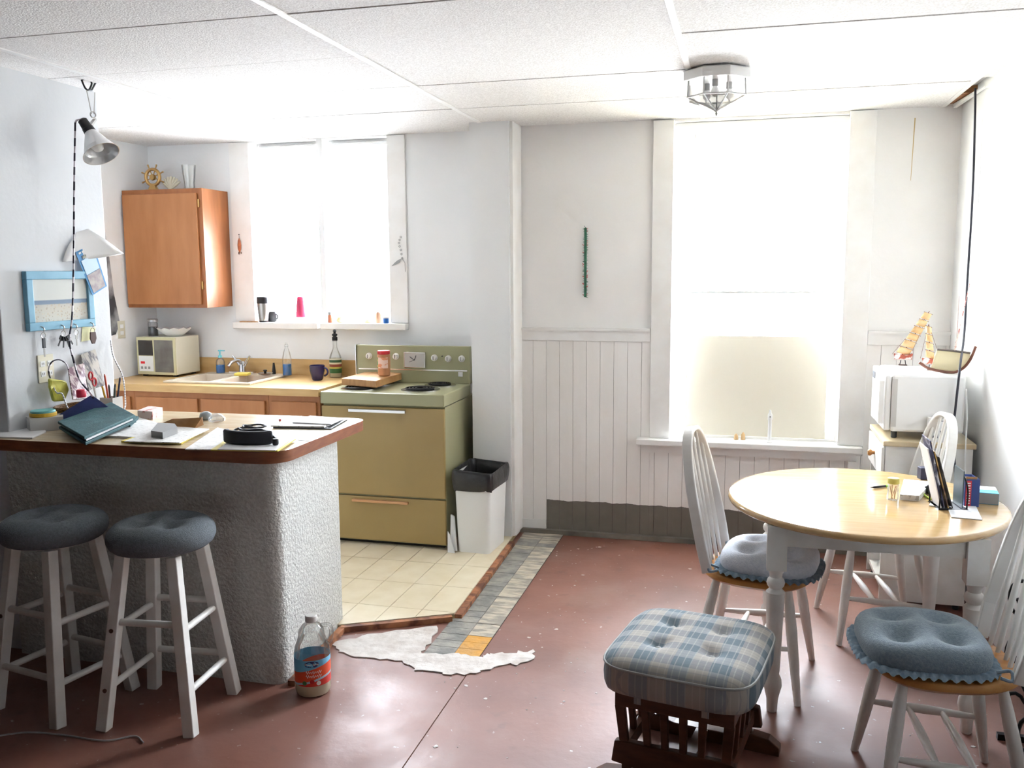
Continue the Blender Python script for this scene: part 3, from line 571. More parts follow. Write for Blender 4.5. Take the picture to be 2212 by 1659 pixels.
o = MB().box(-.02,.02,-.008,.008,0,.075).build('white_carton', m_paper, None, sill(828,K+.03), bev=.001); tag(o, 'small white carton between tan bottle and blue tub', 'carton')
t = thing('blue_tub', 'small round blue tub at right end of kitchen sill', 'tub', sill(834,K-.03)); MB().lathe([(.016,0),(.018,.003),(.018,.032)], 18).build('body', m_blue, t, sm=40); MB().lathe([(.019,.032),(.019,.04),(.017,.042)], 18).build('lid', m_white, t, sm=30)
o = MB().lathe([(.02,0),(.026,.006),(.024,.018),(.012,.026)], 12).build('pebble_ornament', m_flw, None, sill(795,K+.03), sm=60); tag(o, 'low peach pebble ornament left of the tan bottle', 'ornament')
o = bx(-.06,.06,-.02,.02,0,.006).build('wood_strip', m_tan, None, sill(538,K-.03)); tag(o, 'thin wooden strip lying on sill left of travel mug', 'strip')
# hangings beside the windows
q = Y(517,520,K-.02); t = thing('fish_hanging', 'orange wooden fish ornament hanging by the wall cabinet', 'ornament', (q.x,K-.022,q.z))
MB().tube([(0,0,.0),(.001,-.002,.04)], .0012, 5).lathe([(.004,.038),(.004,.044)], 8).build('cord', m_dgrey, t)
MB().lathe([(.001,.02),(.010,.0),(.014,-.03),(.012,-.055),(.004,-.075),(.001,-.08)], 12, m=Matrix.Diagonal((1,.5,1,1))).build('fish_body', M('orange_wood', S(196,112,66), .5, c2=S(150,84,60), scale=40), t, sm=60)
MB().lathe([(.004,-.09),(.004,-.074)], 6, (-.006,0,0)).lathe([(.003,-.086),(.003,-.076)], 6, (.012,0,0)).build('bead', m_dwood, t)
q = Y(866,512,K-.02); t = thing('leaf_chain', 'silver chain with drooping metal leaf right of the windows', 'ornament', (q.x,K-.022,q.z)); ch = []
pts = spline([Y(866,512,K-.02),Y(862,525,K-.02),Y(866,540,K-.02),Y(869,558,K-.02)], 4)
for i, pt in enumerate(pts[::2]): MB().tube(arc(pt-q, .0055, 0, 6.283, 8)[:-1], .0013, 5, closed=True).build('link', m_dgrey, t)
a = Y(869,558,K-.02)-q; b = Y(846,575,K-.02)-q; n_ = (b-a).cross(Vector((0,1,0))).normalized()*.010
MB().slab([a, a+(b-a)*.35+n_, a+(b-a)*.7+n_*.9, b, a+(b-a)*.7-n_*.5, a+(b-a)*.35-n_*.7], .0012).build('leaf', m_steel, t)
MB().tube([Y(869,558,K-.02)-q, Y(875,568,K-.02)-q, Y(876,587,K-.02)-q], [.0025,.002,.0015], 6).build('stem', m_steel, t)
# poster and outlet on the kitchen left wall
def poster_mat():
    return M('grey_print', S(70,72,78), .5, c2=S(190,190,192), scale=5, detail=5, lo=.42, hi=.6)
pz_ = [X(223,470,XK+.004), X(240,480,XK+.02), X(246,700,XK+.02), X(236,724,XK+.004)]
o = MB().slab([(XK+.004,yy_,zz_) for yy_, zz_ in ((4.72,1.2),(4.985,1.235),(5.03,1.31),(4.99,1.5),(4.965,1.75),(4.93,1.97),(4.72,2.0))], .002).build('wall_poster', poster_mat()); tag(o, 'dark grey photo poster on kitchen side wall beyond corner', 'poster')
q = X(262,712,XK+.003); t = thing('kitchen_outlet', 'small ivory outlet plate on kitchen side wall', 'outlet', (XK+.0015, q.y, q.z)); bx(0,.005,-.035,.035,-.057,.057).build('plate', m_beige, t, bev=.002)
for s_ in (-.022,.022): bx(.0052,.007,-.016,.016,s_-.012,s_+.012).build('socket', m_white, t)
# ================================================================ breakfast bar
zb2 = .9605
t = thing('breakfast_bar', 'grey stippled plaster peninsula base under the wood edged counter', 'bar', (0,0,0))
poly = [(-2.995,3.05)]+[(-1.79+.055*math.cos(a), 3.095+.055*math.sin(a)) for a in [math.radians(-90+15*i) for i in range(7)]]+[(-1.775,3.665),(-2.995,3.665)]
MB().prism(poly, 0, .914).build('plaster_base', m_bar, t, sm=40)
t = thing('bar_countertop', 'pale bar counter with thick brown edge holding clutter', 'countertop', (0,0,0))
def bartop(off):
    r = .10; x1, y0, y1 = -1.665+off, 2.955-off, 3.765+off
    o_ = [(-3.25,y0)]+[(x1-r+r*math.cos(math.radians(-90+11.25*i)), y0+r+r*math.sin(math.radians(-90+11.25*i))) for i in range(9)]
    o_ += [(x1-.07+.07*math.cos(math.radians(15*i)), y1-.07+.07*math.sin(math.radians(15*i))) for i in range(7)]
    return o_+[(-2.985,y1),(-2.985,3.07),(-3.25,3.07)]
MB().prism(bartop(-.004), .9155, .960).build('slab', m_bartop, t, sm=40)
ob = bartop(0)[:17]; ib = bartop(-.0035)[:17]; k = len(ob)
q = MB(); q.add([(x,y,.9145) for x,y in ob]+[(x,y,.9595) for x,y in ob]+[(x,y,.9595) for x,y in ib]+[(x,y,.9145) for x,y in ib], [(i,i+1,i+1+k,i+k) for i in range(k-1)]+[(i+k,i+1+k,i+1+2*k,i+2*k) for i in range(k-1)]+[(i+3*k,i+1+3*k,i+1,i) for i in range(k-1)])
q.build('edge_band', m_baredge, t, sm=40)
# ---- clutter on the bar
def sheet(name, lab, cat, pix, z, th, mat, group=None):
    pts = [Z(u, v, z)[:2] for u, v in pix]; ar = sum(a[0]*b[1]-b[0]*a[1] for a, b in zip(pts, pts[1:]+pts[:1]))
    o = MB().prism(pts if ar > 0 else pts[::-1], z, z+th).build(name, mat); return tag(o, lab, cat, group) if lab else o
def boxpx(name, lab, cat, pix, z, h, mat, bev=.002):
    return sheet(name, lab, cat, pix, z, h, mat)
m_print = M('printed_paper', S(236,234,230), .7, c2=S(190,186,180), scale=40, stretch=(1,6,1), lo=.56, hi=.62)
m_lgrey = M('light_grey_card', S(206,204,200), .7)
o = MB().prism([(-2.925,3.115),(-2.835,3.205),(-2.905,3.285),(-2.99,3.20),(-2.99,3.165)], zb2, zb2+.058).build('white_box', m_lgrey); tag(o, 'plain white cardboard box at left end of the bar', 'box')
q = Vector((-2.928,3.195,0)); t = thing('round_lid', 'stack of teal and yellow round coasters on the white box', 'coaster', (q.x,q.y,zb2+.0585))
MB().lathe([(.052,0),(.054,.003),(.054,.014),(.052,.016)], 28).build('lower_disc', M('ochre', S(206,164,44), .5), t, sm=30); MB().lathe([(.049,.0162),(.05,.02),(.048,.026)], 28).build('upper_disc', M('aqua', S(110,184,180), .5), t, sm=30)
sheet('paper_sheets', 'white loose papers at the left front corner of bar', 'paper', [(-30,946),(70,948),(100,934),(88,926),(10,930),(-40,938)], zb2, .006, m_paper)
# tray basket
q = Z(150,878,zb2); bq = thing('wicker_tray', 'small oval wicker tray by the wall behind blue folder', 'basket', (-2.915, 3.385, zb2))
m_wick = M('wicker', S(150,112,66), .8, c2=S(98,66,36), scale=70, stretch=(1,1,3), bump=.6, bs=120)
rim = [(.075*math.cos(6.283*i/32), .11*math.sin(6.283*i/32)) for i in range(32)]
q = MB(); n = 32; q.add([(x*.86,y*.86,0) for x,y in rim]+[(x,y,.075) for x,y in rim]+[(x*.94,y*.94,.075) for x,y in rim]+[(x*.8,y*.8,.008) for x,y in rim], [(i,(i+1)%n,(i+1)%n+n,i+n) for i in range(n)]+[(i+n,(i+1)%n+n,(i+1)%n+2*n,i+2*n) for i in range(n)]+[(i+2*n,(i+1)%n+2*n,(i+1)%n+3*n,i+3*n) for i in range(n)]+[tuple(range(n-1,-1,-1)),tuple(range(3*n,4*n))]).build('bowl', m_wick, bq, sm=50)
MB().tube([(x,y,.075) for x,y in rim], .007, 6, closed=True).build('rim', m_wick, bq, sm=60)
bl_ = bq.location.copy()
m_lime = M('lime_film', S(208,206,96), .4, c2=S(186,180,60), scale=12, bump=.3, bs=18)
q = X(128,835,-2.93); o = MB().slab([(0,-.035,-.055),(.004,.025,-.06),(.012,.05,-.01),(.002,.045,.028),(.012,.0,.036),(0,-.05,.05),(.014,-.062,.01)], .02).build('yellow_bag', m_lime, None, (-2.93, q.y, q.z-.01), bev=.008); tag(o, 'crumpled yellow snack bag leaning in the wicker tray', 'bag')
# leaning magazines
def lean(name, lab, cat, corners, th, mat, x):
    o = MB().slab([X(u, v, xx) for (u, v), xx in zip(corners, x)], th).build(name, mat); return tag(o, lab, cat)
m_mag1 = M('magazine_pink', S(196,178,176), .5, c2=S(120,84,96), scale=26, stretch=(1,3,1), lo=.48, hi=.56)
m_mag2 = M('magazine_brown', S(180,172,160), .5, c2=S(96,92,96), scale=22, stretch=(1,3,1), lo=.46, hi=.58)
lean('magazine', 'grey printed magazine with black top leaning on wall', 'magazine', [(192,842),(226,832),(206,754),(175,766)], .006, m_mag2, (-2.90,-2.90,-2.985,-2.985))
lean('magazine', 'pinkish printed magazine left of the grey one', 'magazine', [(158,862),(190,860),(182,784),(148,795)], .006, m_mag1, (-2.86,-2.86,-2.95,-2.95))
lean('photo_card', 'small black and white photo card behind grey magazine', 'card', [(180,790),(206,778),(204,756),(176,764)], .003, M('photo_dark', S(40,40,42), .4, c2=S(190,190,190), scale=30, lo=.5, hi=.6), (-2.978,-2.978,-2.992,-2.992))
# scissors
t = thing('scissors', 'red handled scissors standing among the pens by wall', 'scissors', (0,0,0)); a = X(196,812,-2.84)
for dz, dy in ((.0,.0),(-.03,.02)):
    MB().tube([a+Vector((0,dy+.012*math.cos(6.283*i/14),dz+.018*math.sin(6.283*i/14))) for i in range(14)], .004, 6, closed=True).build('handle', m_red, t, sm=60)
MB().beam(a+Vector((0,.01,-.03)), a+Vector((0,.03,-.13)), .012, .004, .003, .002, side=(0,1,0)).build('blade', m_steel, t)
o = MB().lathe([(.018,0),(.02,.004),(.02,.03),(.017,.034)], 16).build('crimson_cork', M('crimson', S(214,40,70), .4), None, X(176,858,-2.80), sm=40); tag(o, 'round crimson bottle cap in front of the magazines', 'cap')
# pencil holder
q = Z(240,882,zb2); q = Vector((-2.885, 3.575, zb2)); t = thing('pencil_holder', 'square grey pencil holder behind the blue folder', 'pencil holder', q)
MB().box(-.035,.035,-.035,.035,0,.004).box(-.035,-.032,-.035,.035,.004,.09).box(.032,.035,-.035,.035,.004,.09).box(-.032,.032,-.035,-.032,.004,.09).box(-.032,.032,.032,.035,.004,.09).build('box', m_lgrey, t)
for i, (c_, nm, dx, dy, h, lab) in enumerate(((S(230,180,40),'pencil_yellow',-.015,-.02,.15,'yellow pencil leaning in the grey holder'),(S(200,80,50),'pencil_orange',-.01,-.01,.19,'tall orange pencil in the grey holder'),(S(40,60,44),'marker_green',.015,.0,.13,'dark green marker in the grey holder'),(S(30,30,34),'marker_black',.005,.015,.14,'black marker in the grey holder'),(S(40,44,70),'pen_blue',.02,.02,.17,'slim navy pen in the grey holder'),(S(60,50,46),'pen_dark',-.02,.018,.135,'dark brown pen in the grey holder'))):
    o = MB().tube([(dx*.5,dy*.5,.006),(dx*1.5,dy*1.5,h),(dx*1.55,dy*1.55,h+.01)], [.0045,.0045,.002], 8).build('pencil', M(nm, c_, .45), None, q, sm=50); tag(o, lab, 'pencil', 'pencils and pens in the holder')
# folders
def folder(name, lab, pts, th, mat, band):
    t = thing(name, lab, 'folder', (0,0,0)); P_ = [Z(u, v, z) for u, v, z in pts]
    if len(P_) == 3: mid_ = (P_[0]+P_[1])/2; P_ = [P_[0], mid_+(mid_-P_[2])*.12, P_[1], P_[2]]
    MB().slab(P_, th).build('cover', mat, t, bev=.003); n_ = (P_[1]-P_[0]).cross(P_[-1]-P_[0]).normalized()
    MB().slab([p-n_*(th+.0005) for p in [P_[0]*.96+P_[2]*.04, P_[1]*.96+P_[3]*.04, P_[2]*.96+P_[0]*.04, P_[3]*.96+P_[1]*.04]], band).build('pages', m_paper, t); 
    MB().slab([p-n_*(th+band+.001) for p in P_], th).build('back_cover', mat, t, bev=.003); return t
folder('blue_folder', 'navy blue folder propped up behind the teal one', [(98,913,.99),(246,887,1.022),(198,852,1.095)], .006, m_navy, .008)
folder('teal_folder', 'thick teal cloth folder lying on bar clutter', [(124,910,1.012),(182,944,.998),(292,896,1.02),(240,868,1.05)], .012, m_teal, .010)
# papers and small things
sheet('paper_pile', 'messy white papers in front of the teal folder', 'paper', [(212,944),(330,950),(352,920),(300,905),(250,925)], zb2, .008, m_print)
sheet('cardboard_sleeve', 'teal cardboard sleeve lying right of the teal folder', 'card', [(250,915),(282,922),(300,905),(270,900)], zb2+.0085, .012, m_teal)
sheet('yellow_notepad', 'yellow edged notepad under the small grey box', 'notepad', [(262,956),(392,960),(440,932),(352,925)], zb2+.0, .0075, m_yellow)
sheet('letter_papers', 'white letters lying on the yellow edged notepad', 'paper', [(268,955),(388,958),(452,928),(362,922)], zb2+.0085, .004, m_print)
boxpx('grey_box', 'small grey carton with dark corner on the letters', 'box', [(327,944),(352,948),(384,936),(378,928),(342,926)], zb2+.013, .026, m_grey)
boxpx('small_carton', 'small white and pink carton near back edge of bar', 'box', [(298,903),(330,906),(352,896),(322,893)], zb2, .036, M('pink_print', S(232,214,208), .6, c2=S(196,120,110), scale=30, lo=.56, hi=.64))
t = thing('paper_bag_kraft', 'brown paper bag lying open on the bar', 'paper bag', (0,0,0))
a, b, c_, d = Z(340,918,zb2+.02), Z(420,926,zb2+.002), Z(436,902,zb2+.05), Z(372,905,zb2+.045)
MB().slab([a, b, c_, d], .002).build('front_side', m_kraft, t); MB().slab([Z(346,916,zb2+.001), Z(422,926,zb2+.001), Z(438,908,zb2+.001), Z(376,903,zb2+.001)], .0008).build('back_side', m_kraft, t)
MB().slab([b, Z(440,918,zb2+.002), Z(437,900,zb2+.045), c_], .0015).build('fold', m_kraft, t)
m_clear = glass('clear_wrap', (.9,.92,.95,1), .18, .15)
o = MB().lathe([(.02,0),(.035,.006),(.038,.02),(.024,.034),(.008,.04)], 10).build('plastic_wrap', m_clear, None, Z(468,912,zb2+.001), sm=40); tag(o, 'crumpled clear plastic wrap right of the brown bag', 'wrapper')
o = MB().lathe([(.022,0),(.03,.01),(.026,.028),(.012,.036)], 14).build('grey_ball', M('grey_blue', S(150,160,164), .6), None, Z(445,906,zb2+.001), sm=60); tag(o, 'grey blue rounded lump between brown bag and wrap', 'lump')
sheet('document_fan', 'fanned white documents in middle of bar front', 'paper', [(400,972),(520,974),(560,950),(470,925),(440,945)], zb2, .004, m_print)
sheet('yellow_pad', 'yellow legal pad under the black belt bag', 'notepad', [(455,974),(600,976),(640,950),(500,945)], zb2+.0045, .005, m_yellow)
sheet('white_pad', 'white pad lying on yellow pad under belt bag', 'notepad', [(470,972),(595,974),(625,952),(505,948)], zb2+.010, .003, m_paper)
# belt bag
q = Z(522,962,zb2+.0135); t = thing('belt_bag', 'black curved belt pouch with strap at bar front', 'belt bag', (q.x,q.y+.02,zb2+.0135), .02)
ring = []
for i in range(13):
    a = math.radians(200+140*i/12); ring.append((.115*math.cos(a), .075*math.sin(a)+.055))
ring2 = [(x*.8, y*.8+.02) for x,y in ring]
MB().prism(ring+ring2[::-1], 0, .052).build('pouch', M('black_cloth', S(34,34,40), .7), t, sm=50, bev=.008)
MB().tube(spline([(-.09,.03,.03),(-.04,.085,.035),(.03,.09,.04),(.09,.05,.03),(.125,.02,.02)], 6), .007, 6).build('strap', m_black, t, sm=60)
MB().lathe([(.01,0),(.012,.004),(.012,.02),(.01,.024)], 12, (.125,.012,.001)).build('buckle', m_black, t, sm=40)
t = thing('cable_coil', 'tangled black cable behind the belt bag', 'cable', Z(530,940,zb2+.001))
for i in range(3): MB().tube([(.05*math.cos(6.283*k/20+i)+.01*i, .035*math.sin(6.283*k/20+i)+.02*i, .0195+.006*i+.002*math.sin(5*k)) for k in range(20)], .0042, 6, closed=True).build('loop', m_black, t, sm=60)
sheet('mail_shadow', 'dark sheet as painted shadow under the right hand papers', 'mail', [(590,925),(715,928),(750,908),(640,905)], zb2, .005, m_dgrey)  # dark grey sheet painted in as the shadow below the letters
sheet('mail_upper', 'white open letters stacked near right end of bar', 'mail', [(585,922),(700,924),(742,906),(640,902)], zb2+.0055, .006, m_print)
sheet('crumpled_letter', 'topmost crumpled letter at right end of bar', 'mail', [(632,914),(715,918),(738,905),(670,900)], zb2+.012, .005, m_paper)
sheet('receipt', 'small receipt near the counter edge right of pad', 'paper', [(640,951),(668,953),(676,949),(650,947)], zb2, .001, m_lgrey)
o = MB().lathe([(.006,0),(.007,.002),(.005,.008)], 10).build('red_pin', m_red, None, Z(605,909,zb2+.0005), sm=40); tag(o, 'tiny red cap on bar left of open letters', 'cap')
# ================================================================ left wall things
def LW(u, v, dx=.0): return X(u, v, XL+dx)
a, b = LW(45,586), LW(198,704)
t = thing('key_rack_picture', 'light blue framed beach picture with key hooks', 'picture', (XL+.001, (a.y+b.y)/2, (a.z+b.z)/2)); hy, hz_ = (b.y-a.y)/2, (a.z-b.z)/2
m_sky = M('frame_blue', S(124,178,202), .5, c2=S(110,166,192), scale=12)
fw = .036
MB().box(0,.024,-hy,hy,hz_-fw,hz_).box(0,.024,-hy,hy,-hz_,-hz_+fw).box(0,.024,-hy,-hy+fw,-hz_+fw,hz_-fw).box(0,.024,hy-fw,hy,-hz_+fw,hz_-fw).build('frame', m_sky, t, bev=.003)
def beach():
    m, nt, N, L, P = nodes('beach_painting'); tc = N.new('ShaderNodeTexCoord'); s_ = N.new('ShaderNodeSeparateXYZ'); L.new(tc.outputs['Generated'], s_.inputs[0])
    r = N.new('ShaderNodeValToRGB'); e = r.color_ramp.elements; e[0].position = 0; e[0].color = S(200,200,190); e[1].position = 1; e[1].color = S(206,208,202)
    for p_, c_ in ((.3,S(196,192,178)),(.4,S(190,186,176)),(.42,S(120,140,160)),(.5,S(112,132,154)),(.52,S(204,206,200))): q_ = e.new(p_); q_.color = c_
    L.new(s_.outputs[2], r.inputs[0]); v = N.new('ShaderNodeTexVoronoi'); v.inputs['Scale'].default_value = 90; L.new(tc.outputs['Object'], v.inputs[0])
    g1 = N.new('ShaderNodeMath'); g1.operation = 'LESS_THAN'; g1.inputs[1].default_value = .42; L.new(s_.outputs[2], g1.inputs[0])
    g2 = N.new('ShaderNodeMath'); g2.operation = 'LESS_THAN'; g2.inputs[1].default_value = .36; L.new(v.outputs['Distance'], g2.inputs[0]); g3 = N.new('ShaderNodeMath'); g3.operation = 'MULTIPLY'; L.new(g1.outputs[0], g3.inputs[0]); L.new(g2.outputs[0], g3.inputs[1])
    g4 = N.new('ShaderNodeMath'); g4.operation = 'MULTIPLY'; g4.inputs[1].default_value = .55; L.new(g3.outputs[0], g4.inputs[0])
    hs = N.new('ShaderNodeMix'); hs.data_type = 'RGBA'; L.new(g4.outputs[0], hs.inputs[0]); L.new(r.outputs[0], hs.inputs[6])
    rv = N.new('ShaderNodeValToRGB'); rv.color_ramp.elements[0].color = S(110,100,92); rv.color_ramp.elements[1].color = S(222,196,150); L.new(v.outputs['Color'], rv.inputs[0]); L.new(rv.outputs[0], hs.inputs[7]); L.new(hs.outputs[2], P.inputs['Base Color']); P.inputs['Roughness'].default_value = .6; return m
bx(.001,.012,-hy+fw,hy-fw,-hz_+fw,hz_-fw).build('painting', beach(), t)
kl = ['silver key on long fob hanging at left end of picture rack', 'bunch of black keys hanging second from left on rack', 'thin pale key hanging third from left on rack', 'brown leather key fob hanging at right end of rack']
for i, u in enumerate((78,122,150,186)):
    q = LW(u,702); yy = q.y-t.location.y; zz = -hz_+.012
    MB().tube([(.024,yy,zz+.006),(.036,yy,zz+.002),(.04,yy,zz-.008),(.036,yy,zz-.014)], .0028, 6).build('hook', m_steel, t, sm=60)
    kt = thing('keys', kl[i], 'keys', (XL+.034, q.y, t.location.z-hz_-.006), 0, 'keys on the picture rack')
    MB().tube(arc((0,0,-.014), .013, 0, 6.283, 14, (0,1,0))[:-1], .0016, 5, closed=True).build('ring', m_steel, kt)
    km = (m_steel, m_black, m_steel, m_dwood)[i]
    if i == 0: MB().box(-.003,.003,-.009,.009,-.07,-.026).build('fob', m_dgrey, kt, bev=.002); MB().box(-.001,.001,-.004,.004,-.108,-.071).build('blade', m_steel, kt)
    elif i == 1:
        for k_, an in enumerate((-.55,-.15,.3,.6)): c_ = MB().box(-.002,.002,-.009,.009,-.04,-.02).box(-.001,.001,-.0035,.0035,-.07,-.04); c_.build('key', km, kt, loc=(.004*k_,0,-.008), rot=(an,0,0))
    elif i == 2: MB().box(-.001,.001,-.007,.007,-.045,-.026).box(-.001,.001,-.003,.003,-.075,-.045).build('key', km, kt)
    else:
        MB().prism([(-.016,-.02),(.016,-.02),(.02,-.05),(.008,-.075),(-.008,-.075),(-.02,-.05)], -.003, .003).xf(Matrix(((0,0,1,0),(1,0,0,0),(0,1,0,0),(0,0,0,1)))).build('fob', km, kt)
def lslab(name, lab, cat, pix, mat, dx, th=.001):
    o = MB().slab([X(u, v, XL+d_) for (u, v), d_ in zip(pix, dx)], th).build(name, mat); return tag(o, lab, cat)
# curling sheet and blue leaflet
rows = []
for (u0, v0, u1, v1, d0, d1) in ((165,502,190,494,.012,.016),(148,530,225,515,.012,.05),(140,548,268,548,.012,.10),(135,566,222,556,.012,.04)):
    rows.append([X(u0+(u1-u0)*i/8, v0+(v1-v0)*i/8, XL+d0+(d1-d0)*(i/8)**2) for i in range(9)])
q = MB(); q.add([p for r_ in rows for p in r_], [(j*9+i, j*9+i+1, (j+1)*9+i+1, (j+1)*9+i) for j in range(3) for i in range(8)])
o = q.build('curled_paper', m_paper, sm=60, solid=.001); tag(o, 'large curling white paper pinned to the left wall', 'paper')
def leaflet():
    m, nt, N, L, P = nodes('blue_leaflet'); tc = N.new('ShaderNodeTexCoord'); s_ = N.new('ShaderNodeSeparateXYZ'); L.new(tc.outputs['Generated'], s_.inputs[0])
    r = N.new('ShaderNodeValToRGB'); r.color_ramp.interpolation = 'CONSTANT'; e = r.color_ramp.elements; e[0].position = 0; e[0].color = S(150,140,142); e[1].position = .92; e[1].color = S(44,122,180)
    for p_, c_ in ((.16,S(176,160,152)),(.42,S(170,196,214)),(.74,S(206,214,210)),(.82,S(70,84,96))): q_ = e.new(p_); q_.color = c_
    L.new(s_.outputs[2], r.inputs[0]); L.new(r.outputs[0], P.inputs['Base Color']); return m
t = thing('blue_leaflet', 'blue bordered printed leaflet hanging above the picture', 'leaflet', (0,0,0))
A_, B2, C2, D2 = LW(163,545,.02), LW(201,526,.02), LW(231,618,.03), LW(200,638,.03)
MB().slab([D2, C2, B2, A_], .001).build('sheet', M('leaflet_blue', S(56,132,188), .5), t)
ins = lambda s1, t1: (A_*(1-s1)+B2*s1)*(1-t1)+(D2*(1-s1)+C2*s1)*t1
off_ = Vector((.002,-.0005,0))
for s0, s1, t0, t1, mm in ((.1,.9,.22,.55,M('leaflet_pale', S(182,206,222), .5)),(.1,.9,.56,.97,M('leaflet_photo', S(176,166,160), .5, c2=S(136,122,124), scale=40)),(.2,.86,.13,.2,M('leaflet_text', S(64,72,80), .5, c2=S(150,150,130), scale=70, lo=.5, hi=.55))):
    MB().slab([ins(s0,t1)+off_, ins(s1,t1)+off_, ins(s1,t0)+off_, ins(s0,t0)+off_], .0006).build('panel', mm, t)
for k_ in range(4): tt = .055+.02*(k_%1); MB().slab([ins(.12+.17*k_,.075)+off_, ins(.24+.17*k_,.075)+off_, ins(.24+.17*k_,.035)+off_, ins(.12+.17*k_,.035)+off_], .0006).build('lettering', m_paper, t)
m_sticky = M('sticky_note', S(236,232,180), .7)
lslab('sticky_note', 'pale yellow sticky note under right end of key rack', 'note', [(176,738),(206,733),(206,708),(178,706)], m_sticky, (.003,.003,.003,.003))
a, b = LW(78,768), LW(116,823)
t = thing('wall_outlet', 'ivory double outlet plate on left wall above tray', 'outlet', (XL+.001,(a.y+b.y)/2,(a.z+b.z)/2)); h1, h2 = (b.y-a.y)/2, (a.z-b.z)/2
bx(0,.006,-h1,h1,-h2,h2).build('plate', m_beige, t, bev=.002)
for s_ in (-.022,.022):
    for y_ in (-.02,.02): so = bx(.0062,.008,y_-.013,y_+.013,s_-.012,s_+.012).build('socket', m_white, t); bx(.0082,.0088,y_-.006,y_-.004,s_-.004,s_+.005).build('slot', m_black, so); bx(.0082,.0088,y_+.004,y_+.006,s_-.004,s_+.005).build('slot', m_black, so)
def cordmat(name, a, b, sc_):
    m, nt, N, L, P = nodes(name); tc = N.new('ShaderNodeTexCoord'); wv = N.new('ShaderNodeTexWave'); wv.bands_direction = 'Z'; wv.inputs['Scale'].default_value = sc_; wv.inputs['Distortion'].default_value = 1.5; L.new(tc.outputs['Object'], wv.inputs[0])
    r = N.new('ShaderNodeValToRGB'); r.color_ramp.elements[0].position = .55; r.color_ramp.elements[0].color = a; r.color_ramp.elements[1].position = .62; r.color_ramp.elements[1].color = b; L.new(wv.outputs[0], r.inputs[0]); L.new(r.outputs[0], P.inputs['Base Color']); return m
m_cord = cordmat('dark_cord', S(40,34,52), S(214,208,214), 5.0); m_cordw = cordmat('white_cord', S(226,226,226), S(170,168,168), 26)
# clamp lamp
S0 = X(176,257,-2.83); S1 = X(196,287,-2.80); S2 = X(219,333,-2.74)
t = thing('clamp_lamp', 'aluminium cone clamp lamp hanging from ceiling by wire', 'lamp', (0,0,0))
L_ = (S2-S1).length; MB().lathe([(.026,0),(.03,.01),(.076,L_),(.079,L_),(.076,L_-.003),(.027,.012)], 32, m=along(S1, S2), cap=False).build('reflector', M('spun_aluminium', S(214,214,214), .28, .85), t, sm=50)
L1 = (S1-S0).length; MB().lathe([(.012,0),(.02,.006),(.022,L1*.6),(.024,L1*.62),(.026,L1)], 18, m=along(S0, S1)).build('socket', m_black, t, sm=40)
MB().lathe([(.004,0),(.026,.02),(.03,.05),(.02,.075),(.002,.085)], 16, m=along(S1+(S2-S1)*.12, S2)).build('bulb', m_white, t, sm=60)
c0 = S0+(S1-S0)*.7; c1 = X(205,258,-2.83); MB().beam(c0, c1, .02, .016, .012, .008).build('clamp', m_steel, t); MB().tube(arc(X(201,248,-2.84), .013, 0, 6.283, 12, (.3,.95,0))[:-1], .003, 6, closed=True).build('clamp_ring', m_steel, t)
hk = X(190,180,-2.86); hk.z = C-.022
MB().tube([X(187,195,-2.86), X(198,246,-2.84)], .0022, 5).build('wire', m_steel, t); MB().tube([X(205,200,-2.86), X(203,246,-2.84)], .0022, 5).build('wire', m_steel, t)
t = thing('ceiling_hook_wire', 'black bent wire hanger looped from the ceiling gap', 'wire', (0,0,0))
MB().tube(spline([X(176,172,-2.86),X(184,190,-2.86),X(192,194,-2.86),X(198,180,-2.86),X(190,171,-2.86),X(178,172,-2.86)], 5), .0042, 6).build('loop', m_black, t, sm=60); MB().tube([X(208,176,-2.86),X(198,195,-2.86),X(188,194,-2.86)], .0042, 6).build('prong', m_black, t, sm=60)
o = MB().tube(spline([S0, X(164,262,-2.84), X(162,290,-2.86), X(160,420,-2.88), X(159,560,-2.88), X(156,680,-2.88), X(150,735,-2.88), X(158,775,-2.87), X(172,820,-2.84), X(196,850,-2.80), X(205,868,-2.80)], 6), .0042, 6).build('lamp_cord', m_cord, sm=60); tag(o, 'dark speckled cord running down from the clamp lamp', 'cord')
o = MB().tube(spline([X(239,735,-2.985), X(245,770,-2.97), X(262,805,-2.94), X(268,830,-2.92), X(271,870,-2.90), X(269,884,-2.88)], 6), .0035, 6).build('twisted_cable', m_cordw, sm=60); tag(o, 'white twisted cord hanging at the wall corner', 'cord')
o = MB().tube(spline([X(110,822,-2.95), X(105,800,-2.92), X(112,782,-2.9), X(128,777,-2.9), X(142,785,-2.9), X(148,798,-2.9)], 6), .003, 6).build('plug_cord', m_cord, sm=60); tag(o, 'thin dark cord looping beside the ivory outlet', 'cord')
o = MB().tube(spline([X(112,826,-2.95), X(122,848,-2.9), X(134,850,-2.88), X(142,872,-2.86), X(147,882,-2.85)], 5), .003, 6).build('charger_cord', m_cordw, sm=60); tag(o, 'short white cord dropping from outlet into the tray', 'cord')
